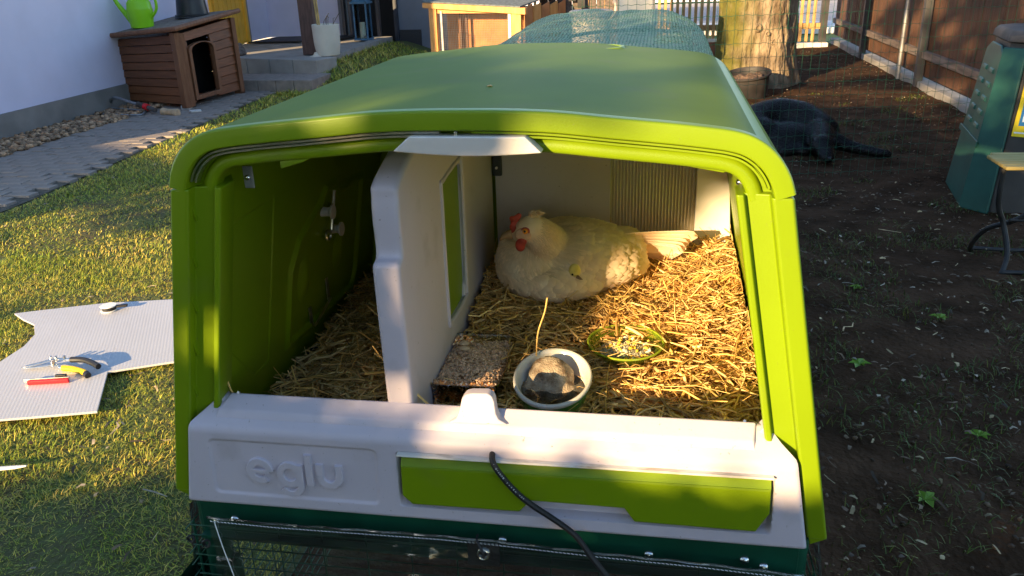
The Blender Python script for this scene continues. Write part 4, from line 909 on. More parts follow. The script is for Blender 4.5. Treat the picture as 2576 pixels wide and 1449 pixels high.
ln = thing('lantern', 'blue metal lantern with a white candle by the dark doorway', 'lantern', (-4.19, 11.55, .3))
lx, ly, lz = -4.155, 11.55, .303
for sx in (-1, 1):
    for sy in (-1, 1): MB().box((lx+sx*.095, ly+sy*.095, lz+.275), (.022, .022, .50)).obj('corner_bar', 'lantern_blue', ln)
MB().box((lx, ly, lz+.014), (.24, .24, .028)).obj('base', 'lantern_blue', ln, bevel=.004)
MB().box((lx, ly, lz+.54), (.27, .27, .03)).box((lx, ly, lz+.60), (.24, .24, .09), None, .35).obj('roof', 'lantern_blue', ln, bevel=.003)
for sx, sy in ((1, 0), (-1, 0), (0, 1), (0, -1)): MB().box((lx+sx*.095, ly+sy*.095, lz+.275), (.004 if sx else .17, .004 if sy else .17, .49)).obj('pane', 'lantern_glass', ln)
MB().lathe([(.042, 0), (.042, .22), (.036, .228), (.0, .222)], (lx-.01, ly, lz+.03), 20).obj('candle', 'candle', ln, smooth=True, ang=50)
MB().ball((lx+.05, ly-.04, lz+.05), (.035, .03, .02), 10, 8).obj('pebble', 'concrete', ln, smooth=True)
sh = MB().ball((-5.22, 9.60, .36), (.075, .11, .055), 14, 10).ball((-5.18, 9.56, .33), (.07, .10, .035), 14, 10).ball((-5.24, 9.66, .41), (.05, .05, .05), 12, 8)
tag(remesh('shoe', sh, .012, 'shoe_brown', None, 3, .5), 'small worn brown shoe on the porch behind the kennel', 'shoe')

# ================================================================== dog kennel
kn = thing('dog_kennel', 'brown wooden dog kennel with flat overhanging roof by the house wall', 'kennel', (-5.1, 7.6, 0))
A = Vector((-5.66, 7.50)); B = Vector((-4.62, 7.11)); C = Vector((-4.56, 8.20)); D = B-A; E_ = C-B
zb = .06
def side(P, Q, zt0, zt1, rows_, skip=None, off=0, nm='plank'):
    q = Q-P; n = Vector((q.y, -q.x)).normalized()*.022; nn = n.normalized()
    for r in range(rows_):
        z0 = zb+(r/rows_)*(zt0-zb); z1 = zb+((r+1)/rows_)*(zt0-zb)-.005; za = zb+(r/rows_)*(zt1-zb); zc = zb+((r+1)/rows_)*(zt1-zb)-.005
        spans = [(0.0, 1.0)] if not skip or not (skip[2] < (z0+z1)/2 < skip[3]) else [(0.0, skip[0]), (skip[1], 1.0)]
        for s0, s1 in spans:
            a = P+q*s0; b = P+q*s1; h = lambda s, lo, hi: lo+(hi-lo)*s
            t = random.uniform(.8, 1.15)
            MB().hexa([(a.x+n.x*.6, a.y+n.y*.6, h(s0, z0, za)), (b.x+n.x*.6, b.y+n.y*.6, h(s1, z0, za)), (b.x-n.x, b.y-n.y, h(s1, z0, za)), (a.x-n.x, a.y-n.y, h(s0, z0, za)),
                       (a.x, a.y, h(s0, z1, zc)), (b.x, b.y, h(s1, z1, zc)), (b.x-n.x, b.y-n.y, h(s1, z1, zc)), (a.x-n.x, a.y-n.y, h(s0, z1, zc))]).obj(nm, 'kennel_wood', kn, bevel=.004, seg=1, tint=(t, t, t))
side(A, B, .70, .77, 8); side(B, C, .77, .86, 8, (.16, .56, .10, .66))
side(C, C-D, .86, .80, 4); side(C-D, A, .80, .70, 4)
def kpost(p, h, w_=.06, z0=.03): MB().box((p.x, p.y, (z0+h)/2), (w_, w_, h-z0), rotz(-.36)).obj('corner_trim', 'kennel_trim', kn, bevel=.004, seg=1)
nA = Vector((-.36, -.93)).normalized()*.012
kpost(A+D*.03+nA*2, .71); kpost(B+Vector((.0, -.012)), .79, .075); kpost(C+Vector((.012, .0)), .86); kpost(B+E_*.03+Vector((.02, .02)), .78)
du = E_.normalized(); nb = Vector((du.y, -du.x))
def dp(s, z, o): p = B+E_*s+nb*o; return (p.x, p.y, z)
L_ = E_.length
def archp(s0, s1, z0, z1, k=10):
    out = [(s0, z0), (s0, z1)]; m = (s0+s1)/2; hw = (s1-s0)/2
    out += [(m-hw*math.cos(math.pi*j/k), z1+.075*math.sin(math.pi*j/k)) for j in range(1, k)]; return out+[(s1, z1), (s1, z0)]
oa, ia = archp(.115, .595, .085, .595), archp(.165, .545, .13, .585)
loopv = oa+ia[::-1]
mb = MB(); n = len(oa)
for o_ in (.045, .0): mb.v += [dp(s, z, o_) for s, z in oa]+[dp(s, z, o_) for s, z in ia]
for i in range(n):
    j = (i+1) % n; mb.f += [(i, j, n+j, n+i), (2*n+i, 3*n+i, 3*n+j, 2*n+j), (i, 2*n+i, 2*n+j, j), (n+i, n+j, 3*n+j, 3*n+i)]
mb.obj('door_frame', 'kennel_trim', kn, bevel=.004, seg=1)
mb = MB(); mb.v = [dp(s, z, -.30) for s, z in archp(.22, .95, .07, .70)]; mb.f = [tuple(range(len(mb.v)))]; mb.obj('inner_dark', 'shade_black', kn)  # black sheet painting the shade inside the kennel
mb = MB(); mb.add([dp(.14, .085, .02), dp(.57, .085, .02), dp(.57, .085, -.30), dp(.14, .085, -.30)], [(0, 1, 2, 3)]); mb.obj('bed_mat', 'orange_mat', kn)
roofc = (A+C)/2; ext = 1.0
def rp(s, t, z): p = A+D*s+E_*t; return (p.x, p.y, z)
def rz(s, t): return .745+.085*s+.085*t
c4 = [(-.06, -.09), (1.09, -.09), (1.09, 1.07), (-.06, 1.07)]
kr = MB().hexa([rp(s, t, rz(s, t)) for s, t in c4]+[rp(s, t, rz(s, t)+.022) for s, t in c4]).obj('roof', 'roof_felt', kn, bevel=.003, seg=1)
e = [rp(*c4[0], rz(*c4[0])+.004), rp(*c4[1], rz(*c4[1])+.004), rp(*c4[2], rz(*c4[2])+.004)]
MB().tube(e, .026, 8).obj('roof_edge', 'kennel_trim', kr, smooth=True)
for p in (A, B, C, C-D): MB().box((p.x+(.04 if p.x < -5 else -.02), p.y+.02, .028), (.09, .09, .05)).obj('foot', 'concrete_white' if p is B else 'kennel_trim', kn, bevel=.005, seg=1)
for p in ((A+D*.04+nA*4.6, .58), (A+D*.04+nA*4.6, .16), (B+nA*3.4-D*.02, .62), (B+nA*3.4-D*.02, .15)): MB().ball((p[0].x, p[0].y, p[1]), .009, 8, 6).obj('screw', 'zinc', kn, smooth=True)
# watering can
wc = thing('watering_can', 'lime green watering can standing on the kennel roof', 'watering can', (-5.23, 7.48, .80))
wx, wy, wz = -5.215, 7.50, .815
MB().lathe([(.10, 0), (.115, .008), (.128, .12), (.133, .19), (.128, .20), (.120, .26), (.09, .30), (.06, .31), (.055, .30), (.0, .29)], (wx, wy, wz), 32).obj('body', 'lime_can', wc, smooth=True, ang=45)
MB().tube(catmull([(wx-.09, wy-.02, wz+.06), (wx-.15, wy-.03, wz+.15), (wx-.215, wy-.05, wz+.26), (wx-.27, wy-.06, wz+.40)], 6), [.034-.018*k/18 for k in range(19)], 12).obj('spout', 'lime_can', wc, smooth=True)
MB().lathe([(.016, 0), (.045, .05), (.045, .06), (0, .065)], (wx-.27, wy-.06, wz+.39), 16, R3(-40, 'Y')).obj('rose', 'lime_can', wc, smooth=True)
MB().tube(catmull([(wx+.12, wy, wz+.10), (wx+.20, wy, wz+.2), (wx+.18, wy, wz+.34), (wx+.05, wy, wz+.40), (wx-.08, wy, wz+.32), (wx-.10, wy, wz+.24)], 6), .015, 10).obj('handle', 'lime_can', wc, smooth=True)
bp_ = thing('black_plant_pot', 'black plastic pot turned upside down on the kennel roof', 'plant pot', (-5.0, 8.2, .85))
MB().lathe([(.185, 0), (.19, .008), (.19, .035), (.172, .04), (.135, .36), (.128, .37), (0, .365)], (-4.93, 8.06, .878), 32).obj('pot_wall', 'black_plastic', bp_, smooth=True, ang=40)
MB().tube([(-4.93+.19*math.cos(t), 8.06+.19*math.sin(t), .886) for t in [k*math.pi/16 for k in range(32)]], .008, 6, closed=True).obj('rim', 'black_plastic', bp_, smooth=True)
# lawn sprinkler, chew bone
sp = thing('lawn_sprinkler', 'metal oscillating sprinkler with grey and orange connector on the gravel', 'sprinkler', (-5.2, 7.0, .03))
q = [(-5.52, 7.10, .03), (-5.45, 6.78, .03), (-4.92, 6.66, .03), (-4.98, 6.90, .03)]
MB().tube(catmull([q[0], q[1], q[2], q[3]], 5), .012, 8).obj('wire_frame', 'galv', sp, smooth=True)
MB().tube(catmull([(-5.53, 7.12, .04), (-5.40, 7.02, .15), (-5.15, 6.92, .12), (-5.0, 6.88, .09)], 6), .016, 8).obj('spray_bar', 'galv', sp, smooth=True)
MB().tube([(-5.42, 6.98, .05), (-5.0, 6.84, .05)], .009, 6).obj('cross_bar', 'galv', sp, smooth=True)
MB().cyl((-5.05, 6.90, .10), (-4.96, 6.865, .085), .030, 14).cyl((-4.90, 6.84, .075), (-4.80, 6.80, .055), .024, 14).obj('connector', 'compost_lid', sp, smooth=True, ang=40)
MB().cyl((-4.955, 6.863, .085), (-4.905, 6.843, .076), .033, 14).obj('orange_ring', 'red_plastic', sp, smooth=True, ang=40)
tag(remesh('chew_bone', MB().tube(catmull([(-4.72, 6.80, .04), (-4.62, 6.75, .045), (-4.50, 6.72, .04)], 5), [.045, .045, .04, .038, .036, .034, .034, .036, .04, .044, .045], 12), .012, 'bone_tan', None, 3), 'tan chew bone lying on the bricks by the kennel corner', 'bone')
tag(MB().prism([(-4.50, 6.92), (-4.40, 6.98), (-4.36, 6.92), (-4.44, 6.86)], .018, .035, lambda u, v, d: (u, v, d)).obj('tile_piece', 'concrete_white', bevel=.004), 'pale broken tile on the bricks under the kennel corner', 'tile')
# ================================================================== hutch behind the run
hu = thing('rabbit_hutch', 'orange brown wooden hutch with wire mesh front and felt roof', 'hutch', (-1.8, 9, 0))
a = Vector((-2.42, 9.0)); b = Vector((-1.27, 8.72)); q = b-a; qn = q.normalized(); nn = Vector((qn.y, -qn.x)); ah = math.atan2(q.y, q.x)
def hp(s, o): p = a+q*s+nn*o; return p
def hbox(s, z, w_, d_, h_, name, mat, o=0, par=hu): p = hp(s, o); return MB().box((p.x, p.y, z), (w_, d_, h_), rotz(ah)).obj(name, mat, par, bevel=.004, seg=1)
hbox(.04, .44, .10, .06, .86, 'post', 'hutch_wood'); hbox(.945, .42, .12, .06, .84, 'post', 'hutch_wood')
MB().hexa([(*hp(-.06, .05), .875), (*hp(1.05, .05), .795), (*hp(1.05, -.02), .795), (*hp(-.06, -.02), .875), (*hp(-.06, .05), .935), (*hp(1.05, .05), .868), (*hp(1.05, -.02), .868), (*hp(-.06, -.02), .935)]).obj('top_rail', 'hutch_wood', hu, bevel=.004, seg=1)
hbox(.5, .835, 1.0, .03, .05, 'cross_rail', 'hutch_wood', -.01); hbox(.5, .10, 1.0, .05, .08, 'bottom_rail', 'hutch_wood')
hbox(.13, .44, .028, .02, .80, 'metal_strip', 'galv', .01); hbox(.87, .44, .035, .02, .78, 'white_strip', 'label_white', .006)
hbox(.5, .45, 1.1, .02, .82, 'inner_wall', 'hutch_inner', -.35)
hbox(.30, .42, .03, .03, .8, 'inner_bar', 'post_brown', -.25); hbox(.22, .42, .025, .03, .8, 'inner_bar', 'post_brown', -.28)
hbox(.27, .35, .10, .05, .45, 'drinking_bottle', 'glass', -.2)
mb = MB()
for k in range(46): p = hp(.09+.82*k/45, .012); mb.tube([(p.x, p.y, .14), (p.x, p.y, .815)], .0012, 4)
for k in range(34): p = hp(.09, .014); r_ = hp(.91, .014); z = .15+.02*k; mb.tube([(p.x, p.y, z), (r_.x, r_.y, z)], .0012, 4)
tag(mb.obj('mesh_wire', 'galv', hu), kind='stuff')
MB().hexa([(*hp(-.06, .06), .94), (*hp(1.0, .06), .872), (*hp(1.12, -1.1), 1.0), (*hp(.02, -1.1), 1.03), (*hp(-.06, .06), .955), (*hp(1.0, .06), .887), (*hp(1.12, -1.1), 1.015), (*hp(.02, -1.1), 1.045)]).obj('felt_roof', 'hutch_roof', hu)
p0 = hp(1.0, -.03); p1 = hp(1.12, -1.05); v = p1-p0
for k in range(5):
    s0, s1 = k/5, (k+1)/5-.02; A0 = p0+v*s0; A1 = p0+v*s1; n2 = Vector((v.y, -v.x)).normalized()*.02
    MB().hexa([(A0.x, A0.y, .1), (A1.x, A1.y, .1), (A1.x+n2.x, A1.y+n2.y, .1), (A0.x+n2.x, A0.y+n2.y, .1), (A0.x, A0.y, .86), (A1.x, A1.y, .9), (A1.x+n2.x, A1.y+n2.y, .9), (A0.x+n2.x, A0.y+n2.y, .86)]).obj('side_board', 'hutch_wood' if k % 2 else 'hutch_inner', hu, bevel=.003, seg=1)
# ================================================================== wire run and shade net behind the coop
run = thing('wire_run', 'dark green wire run behind the coop under the net', 'run', (0, 2.2, 0))
mb = MB()
for s in (-1, 1):
    for k in range(32): y = .93+.08*k; mb.tube([(s*.50, y, 0), (s*.50, y, .92)], .0014, 4)
    for k in range(23): z = .02+.04*k; mb.tube([(s*.5015, .92, z), (s*.5015, 3.42, z)], .0014, 4)
for k in range(12): x = -.49+.089*k; mb.tube([(x, 3.42, 0), (x, 3.42, .95)], .0014, 4)
for k in range(24): z = .02+.04*k; mb.tube([(-.5, 3.4215, z), (.5, 3.4215, z)], .0014, 4)
tag(mb.obj('wire_walls', 'wire_green', run), kind='stuff')
for y in (.95, 2.2, 3.4):
    MB().tube(catmull([(-.5, y, 0), (-.5, y, .80), (-.40, y, .93), (-.1, y, 1.02), (.33, y, 1.02), (.43, y, .93), (.5, y, .75), (.5, y, 0)], 5), .009, 8).obj('hoop', 'stand_green', run, smooth=True)
def net_mat():
    m = bpy.data.materials.new('net'); m.use_nodes = True; nt = m.node_tree; L = nt.links; b = nt.nodes['Principled BSDF']
    tc = _n(nt, 'ShaderNodeTexCoord'); ws = []
    for d, sc in (('X', 26), ('Y', 40)):
        w_ = _n(nt, 'ShaderNodeTexWave', wave_type='BANDS', bands_direction=d); w_.inputs['Scale'].default_value = sc; w_.inputs['Distortion'].default_value = 1.6; w_.inputs['Detail'].default_value = 2; w_.inputs['Detail Scale'].default_value = 3; L.new(tc.outputs['Object'], w_.inputs[0]); ws.append(w_)
    n = _n(nt, 'ShaderNodeTexNoise'); n.inputs['Scale'].default_value = 130; L.new(tc.outputs['Object'], n.inputs[0])
    cr = _n(nt, 'ShaderNodeValToRGB'); L.new(ws[0].outputs[0], cr.inputs[0]); cr.color_ramp.elements[0].position = .05; cr.color_ramp.elements[0].color = (.06, .22, .08, 1); cr.color_ramp.elements[1].position = .42; cr.color_ramp.elements[1].color = (.30, .44, .24, 1)
    mx = _n(nt, 'ShaderNodeMix', data_type='RGBA', blend_type='MULTIPLY'); mx.inputs[0].default_value = .55; L.new(cr.outputs[0], mx.inputs[6]); L.new(n.outputs[0], mx.inputs[7]); L.new(mx.outputs[2], b.inputs['Base Color'])
    b.inputs['Roughness'].default_value = .6
    bp = _n(nt, 'ShaderNodeBump'); bp.inputs['Strength'].default_value = .6; bp.inputs['Distance'].default_value = .004; L.new(ws[1].outputs[0], bp.inputs['Height']); L.new(bp.outputs[0], b.inputs['Normal'])
    tr = _n(nt, 'ShaderNodeBsdfTransparent'); ms = _n(nt, 'ShaderNodeMixShader'); mt = _n(nt, 'ShaderNodeMath', operation='LESS_THAN'); mt.inputs[1].default_value = .43; L.new(n.outputs[0], mt.inputs[0]); m3 = _n(nt, 'ShaderNodeMath', operation='MULTIPLY'); m3.inputs[1].default_value = .55; L.new(mt.outputs[0], m3.inputs[0]); L.new(m3.outputs[0], ms.inputs[0]); L.new(b.outputs[0], ms.inputs[1]); L.new(tr.outputs[0], ms.inputs[2]); L.new(ms.outputs[0], nt.nodes['Material Output'].inputs[0]); M['net'] = m
net_mat()
prof = [(-.545, .10), (-.535, .45), (-.53, .70), (-.50, .84), (-.46, .97), (-.37, 1.05), (-.24, 1.085), (-.10, 1.10), (.03, 1.10), (.17, 1.105), (.30, 1.098), (.38, 1.07), (.44, 1.02), (.49, .94), (.52, .80), (.535, .5), (.545, .12)]
pc = catmull([(x, 0, z) for x, z in prof], 4)
def netf(u, v):
    f = u*(len(pc)-1); i = min(int(f), len(pc)-2); p = pc[i].lerp(pc[i+1], f-i); y = .92+2.55*v; sag = -.012*math.sin(math.pi*min(1, v*1.02))*sstep(.6, 1.0, p.z)
    rag = .012*noise.noise((p.x*7, y*5, 3))+.006*noise.noise((p.x*20, y*16, 8)); drop = -.02*sstep(.95, 1, v)*sstep(-.05, .1, p.x)
    left = .035*sstep(.0, -.30, p.x)*(1-v)
    return (p.x*(1+.03*v)+rag, y+.04*noise.noise((p.x*4, 2, y))*v, p.z+sag+rag+drop+left+.03*v*sstep(.8, 1, p.z))
tag(MB().grid(netf, 110, 90).obj('shade_net', 'net', smooth=True, ang=80), 'teal green woven shade net draped over the run behind the coop', 'shade net')
# ================================================================== garden wire fence crossing the yard
gf = thing('garden_wire_fence', 'thin green welded wire fence crossing the yard in front of the tree and dog', 'wire fence', (1, 4.4, 0))
def fp(x): return 4.20+.22*x
mb = MB(); x = -.25
while x < 2.98:
    pts = [(x+.004*noise.noise((x*9, z*3, 0)), fp(x)+.003*noise.noise((x*5, z*4, 2)), z) for z in (0, .2, .4, .6, .8, 1.0, 1.2)]; mb.tube(pts, .0011, 4); x += .0535
for k in range(14):
    z = .03+.083*k; mb.tube([(-.25+3.23*j/170, fp(-.25+3.23*j/170)-.002, z+.006*noise.noise((j*.3, z*9, 5))+.0035*math.sin(j*2.0)) for j in range(171)], .0012, 4)
tag(mb.obj('wire_grid', 'wire_green', gf), kind='stuff')
for x in (2.98,): MB().cyl((x, fp(x), 0), (x, fp(x), 1.3), .018, 10).obj('stake', 'stand_green', gf, smooth=True)
# ================================================================== tree
tr = thing('old_tree', 'thick old tree trunk with mossy furrowed bark in front of the picket fence', 'tree', (1.32, 8.75, 0))
def trunkf(u, v):
    th = 2*math.pi*u; z = 3.4*v; r = .385+.11*math.exp(-z*3.2)+.02*math.exp(-z*.8)
    lobe = 1+.05*math.sin(5*th+.6)+.05*math.sin(3*th+2)*math.exp(-z)
    n = .030*noise.noise((math.cos(th)*4, math.sin(th)*4, z*2.2))+.018*noise.noise((math.cos(th)*13, math.sin(th)*13, z*6))+.010*noise.noise((math.cos(th)*30, math.sin(th)*30, z*14))
    f = .022*max(0, noise.noise((math.cos(th)*9, math.sin(th)*9, z*1.2+7)))
    return (1.33+(r*lobe+n-f)*math.cos(th), 8.85+(r*lobe+n-f)*math.sin(th), -.05+z)
MB().grid(trunkf, 190, 220).obj('trunk', 'bark', tr, smooth=True, ang=180)
for a_, z, r in ((-1.62, .62, .035), (-1.05, .78, .03), (-1.38, .56, .025), (-2.1, .35, .02), (-1.2, .47, .028)):
    c = Vector((1.33+.40*math.cos(a_), 8.85+.40*math.sin(a_), z)); d = Vector((math.cos(a_), math.sin(a_), .1)); MB().lathe([(r*1.5, -.03), (r*1.15, .012), (r*.8, .020), (r*.55, .006), (0, .0)], c, 14, d.to_track_quat('Z', 'Y').to_matrix()).obj('branch_scar', 'bark', tr, smooth=True)
for k in range(7):
    a_ = k*.9; MB().tube(catmull([(1.33, 8.85, 3.1+.1*k), (1.33+.7*math.cos(a_), 8.85+.7*math.sin(a_), 3.7+.1*k), (1.33+1.9*math.cos(a_), 8.85+1.9*math.sin(a_), 4.6+.2*k)], 5), [.13-.008*j for j in range(11)], 8).obj('limb', 'bark', tr, smooth=True)
# moss tint through material on the left flank
def moss():
    m = M['bark']; nt = m.node_tree; L = nt.links; b = nt.nodes['Principled BSDF']; old = b.inputs['Base Color'].links[0].from_socket
    ge = _n(nt, 'ShaderNodeNewGeometry'); sx_ = _n(nt, 'ShaderNodeSeparateXYZ'); L.new(ge.outputs['Position'], sx_.inputs[0])
    mr = _n(nt, 'ShaderNodeMapRange'); mr.inputs[1].default_value = 1.45; mr.inputs[2].default_value = .95; L.new(sx_.outputs[0], mr.inputs[0])
    n = _n(nt, 'ShaderNodeTexNoise'); n.inputs['Scale'].default_value = 5; n.inputs['Detail'].default_value = 6; tc = _n(nt, 'ShaderNodeTexCoord'); L.new(tc.outputs['Object'], n.inputs[0])
    mu = _n(nt, 'ShaderNodeMath', operation='MULTIPLY'); L.new(mr.outputs[0], mu.inputs[0]); L.new(n.outputs[0], mu.inputs[1]); cr = _n(nt, 'ShaderNodeValToRGB'); cr.color_ramp.elements[0].position = .12; cr.color_ramp.elements[1].position = .42; L.new(mu.outputs[0], cr.inputs[0])
    mx = _n(nt, 'ShaderNodeMix', data_type='RGBA'); L.new(cr.outputs[0], mx.inputs[0]); L.new(old, mx.inputs[6]); mx.inputs[7].default_value = (.115, .105, .018, 1); L.new(mx.outputs[2], b.inputs['Base Color'])
moss()
lg = thing('cut_log', 'reddish brown cut log block standing beside the tree trunk', 'log', (.80, 9.4, 0))
MB().lathe([(.20, 0), (.205, .2), (.20, .42)], (.86, 9.3, 0), 18).obj('bark_side', 'moss_log', lg, smooth=True, ang=40); MB().lathe([(.0, .424), (.195, .424), (.198, .42)], (.86, 9.3, .002), 18).obj('cut_face', 'log_end', lg)
bk_ = thing('soil_tub', 'dark round tub filled with soil at the foot of the tree', 'tub', (1.22, 7.85, 0))
tlt = R3(-6, 'Y') @ R3(8, 'X'); tc_ = (1.19, 7.86, .0)
MB().lathe([(.18, 0), (.19, .01), (.215, .21), (.235, .225), (.235, .24), (.222, .242), (.205, .22), (.20, .17), (.0, .17)], tc_, 32, tlt, cap=(1, 0)).obj('tub_wall', 'bucket_dark', bk_, smooth=True, ang=45)
MB().grid(lambda u, v: tuple(tlt @ Vector(((u-.5)*.29, (v-.5)*.29, .19+.03*noise.noise((u*5, v*5, 1))))+Vector(tc_)), 16, 16).obj('soil_fill', 'potting_soil', bk_, smooth=True)
# ================================================================== board fence on the right
bf = thing('board_fence', 'tall brown vertical board fence with dark posts along the right side', 'fence', (3.05, 9, 0))
y = 4.2; base = None
while y < 13.3:
    t = random.uniform(.8, 1.2)
    if base is None:
        base = MB()
        for k in range(6): base.box((0, -.04+.016*k, 0), (.018, .0115, 1.9))
        base.box((.006, 0, 0), (.014, .096, 1.9)); base = base.obj('board', 'fence_wood', None, tint=(1, 1, 1)); o = base
    else: o = base.copy(); COL.objects.link(o)
    o.location = (3.03+random.gauss(0, .002), y, 1.06); o.parent = bf; o.matrix_parent_inverse = world_of(bf).inverted(); y += .1
for y in (5.75, 8.42, 11.05): MB().box((2.965, y, .95), (.075, .085, 2.0)).obj('fence_post', 'fence_post', bf, bevel=.006, seg=1)
for y0, y1 in ((4.2, 5.70), (5.80, 8.37), (8.47, 11.0), (11.1, 13.2)):
    MB().box((2.985, (y0+y1)/2, .335), (.06, y1-y0, .075)).obj('rail', 'fence_rail', bf, bevel=.005, seg=1); MB().box((2.985, (y0+y1)/2, 1.5), (.06, y1-y0, .075)).obj('rail', 'fence_rail', bf, bevel=.005, seg=1)
MB().cyl((2.93, 9.05, 0), (2.93, 9.05, 1.4), .022, 12).obj('steel_pole', 'galv', bf, smooth=True)
kb = tag(MB().box((3.03, 8.7, .015), (.16, 9.2, .10)).obj('fence_kerb', 'plinth_grey', bevel=.012), kind='structure')
# ================================================================== picket fence across the back
pf = thing('picket_fence', 'slatted wooden picket fence across the back behind the tree', 'fence', (1.2, 12.6, 0))
x = -2.4; base = None
while x < 2.66:
    if base is None: base = MB().box((0, 0, 0), (.046, .02, 1.25)).obj('picket', 'picket', None, bevel=.003, seg=1, tint=(1, 1, 1)); o = base
    else: o = base.copy(); COL.objects.link(o)
    o.location = (x, 12.6, .70); o.parent = pf; o.matrix_parent_inverse = world_of(pf).inverted(); x += .092
for z in (.30, 1.05): MB().box((.1, 12.64, z), (5.2, .045, .085)).obj('rail', 'picket', pf, tint=(.8, .8, .8))
for x in (-2.45, .0, 1.45, 2.72): MB().box((x, 12.66, .65), (.10, .10, 1.4)).obj('post', 'fence_post', pf)
tag(MB().box((.1, 12.62, .01), (5.4, .16, .10)).obj('fence_base', 'concrete_white', bevel=.01), kind='structure')
# beyond the fence
tag(MB().grid(lambda u, v: (-40+80*u, 17.0+8*v, .004), 4, 4).obj('road', 'asphalt'), kind='structure')
tag(MB().box((0, 15.9, .02), (80, 1.6, .10)).obj('pavement', 'concrete_white'), kind='structure')
gw = thing('neighbour_wall', 'pale white wall across the street behind the picket fence', 'wall', (0, 26, 0)); MB().box((0, 26.2, 1.5), (60, .4, 3.0)).obj('wall_face', 'render_white', gw)
# grey bin and hanging things left of the picket fence
gb = thing('refuse_bin', 'beige round bin with dark lid standing behind the run', 'bin', (-.36, 6.6, 0))
MB().lathe([(.15, 0), (.16, .02), (.175, .88), (.195, .90), (.195, .93), (.18, .94), (0, .935)], (-.34, 6.75, 0), 28).obj('body', 'beige_bin', gb, smooth=True, ang=40)
MB().tube(catmull([(-.18, 6.68, .86), (-.12, 6.64, .92), (-.13, 6.68, 1.02), (-.2, 6.75, 1.05)], 5), .012, 8).obj('handle', 'beige_bin', gb, smooth=True)
cb2 = thing('storage_cabinet', 'pale beige cabinet standing behind the wire fence', 'cabinet', (.0, 7.4, 0)); MB().box((.04, 7.6, .55), (.36, .3, 1.1)).obj('carcass', 'beige_bin', cb2, bevel=.01); MB().box((.04, 7.445, .55), (.32, .012, 1.02)).obj('door', 'pot_cream', cb2, bevel=.004)
ws_ = thing('tool_shed', 'dark brown timber shed panel behind the hutch', 'shed', (-.8, 9.6, 0))
for k in range(12): MB().box((-1.15+.10*k, 9.75, .9), (.094, .025, 1.9)).obj('board', 'fence_rail', ws_)
for k, (x, h_) in enumerate(((-.80, .32), (-.69, .4))): MB().tube([(x, 9.70, 1.3), (x+.01, 9.66, 1.3-h_)], .012, 6).box((x+.01, 9.66, 1.26-h_), (.09, .02, .12)).obj('garden_tool', 'iron_black', ws_)
# ================================================================== compost bin
cm = thing('compost_bin', 'dark green and black compost bin with yellow label at the right edge', 'compost bin', (2.4, 4.1, 0))
# rotated tapered block: green corner column and black panels
ca = math.radians(-9); cx, cy = 2.41, 4.05
def cq(x, y, z): k = 1-.26*z/.95; v = rotz(ca) @ Vector((x*k, y*k, 0)); return (cx+v.x, cy+v.y, z)
def oct_(w_, c_, z): return [cq(x, y, z) for x, y in ((-w_+c_, -w_), (w_-c_, -w_), (w_, -w_+c_), (w_, w_-c_), (w_-c_, w_), (-w_+c_, w_), (-w_, w_-c_), (-w_, -w_+c_))]
mb = MB(); zs = (0, .3, .6, .90)
for z in zs: mb.v += oct_(.36, .10, z)
mb.f = [(i*8+k, i*8+(k+1) % 8, (i+1)*8+(k+1) % 8, (i+1)*8+k) for i in range(3) for k in range(8)]+[tuple(24+k for k in range(8))]
mb.obj('body', 'compost_black', cm, bevel=.008, seg=1)
for i, (p, q_) in enumerate((((-.375, -.255), (-.375, .27)), ((-.385, -.268), (-.268, -.385)))):
    def gp(u, v, d): x = p[0]+(q_[0]-p[0])*u; y = p[1]+(q_[1]-p[1])*u; k = 1+d/.37; return cq(x*k, y*k, v)
    mb = MB(); mb.add([gp(u, z, d) for d in (0.0, .022) for u, z in ((0, .0), (1, .0), (1, .83), (.8 if i == 0 else 1, .87), (.2 if i == 0 else 0, .87), (0, .83))], [(0, 1, 2, 3, 4, 5), (11, 10, 9, 8, 7, 6)]+[(j, (j+1) % 6, 6+(j+1) % 6, 6+j) for j in range(6)])
    gpan = mb.obj('green_panel', 'compost_green', cm, bevel=.006, seg=1)
    if i == 0:
        for r_ in range(5):
            for c_ in range(2):
                z = .72-.075*r_; u = .28+.42*c_; MB().add([gp(u-.12, z, .022), gp(u+.12, z, .022), gp(u+.12, z+.028, .024), gp(u-.12, z+.028, .024), gp(u-.10, z+.006, .036), gp(u+.10, z+.006, .036), gp(u+.10, z+.024, .032), gp(u-.10, z+.024, .032)], [(0, 1, 5, 4), (1, 2, 6, 5), (2, 3, 7, 6), (3, 0, 4, 7), (4, 5, 6, 7)]).obj('vent_louvre', 'compost_green', gpan, bevel=.002, seg=1)
        MB().add([gp(u, z, d) for d in (.022, .034) for u, z in ((-.05, .34), (1.05, .34), (1.05, .375), (-.05, .375))], [(0, 1, 2, 3), (7, 6, 5, 4), (0, 4, 5, 1), (1, 5, 6, 2), (2, 6, 7, 3), (3, 7, 4, 0)]).obj('hatch_lip', 'compost_green', gpan, bevel=.003, seg=1)
mb = MB()
for z, w_ in ((.895, .385), (.93, .385), (.955, .36)): mb.v += oct_(w_, .10, z)
mb.f = [(i*8+k, i*8+(k+1) % 8, (i+1)*8+(k+1) % 8, (i+1)*8+k) for i in range(2) for k in range(8)]+[tuple(16+k for k in range(8)), tuple(range(7, -1, -1))]
lid = mb.obj('lid', 'compost_lid', cm, bevel=.006, seg=1); MB().lathe([(.06, 0), (.065, .03), (.05, .045), (0, .045)], cq(-.16, -.14, .955), 18).obj('knob', 'knob_blue', lid, smooth=True, ang=40)
def lab(u, z, d): return cq(-.335+u, (-.375-d), z)       # front face plane
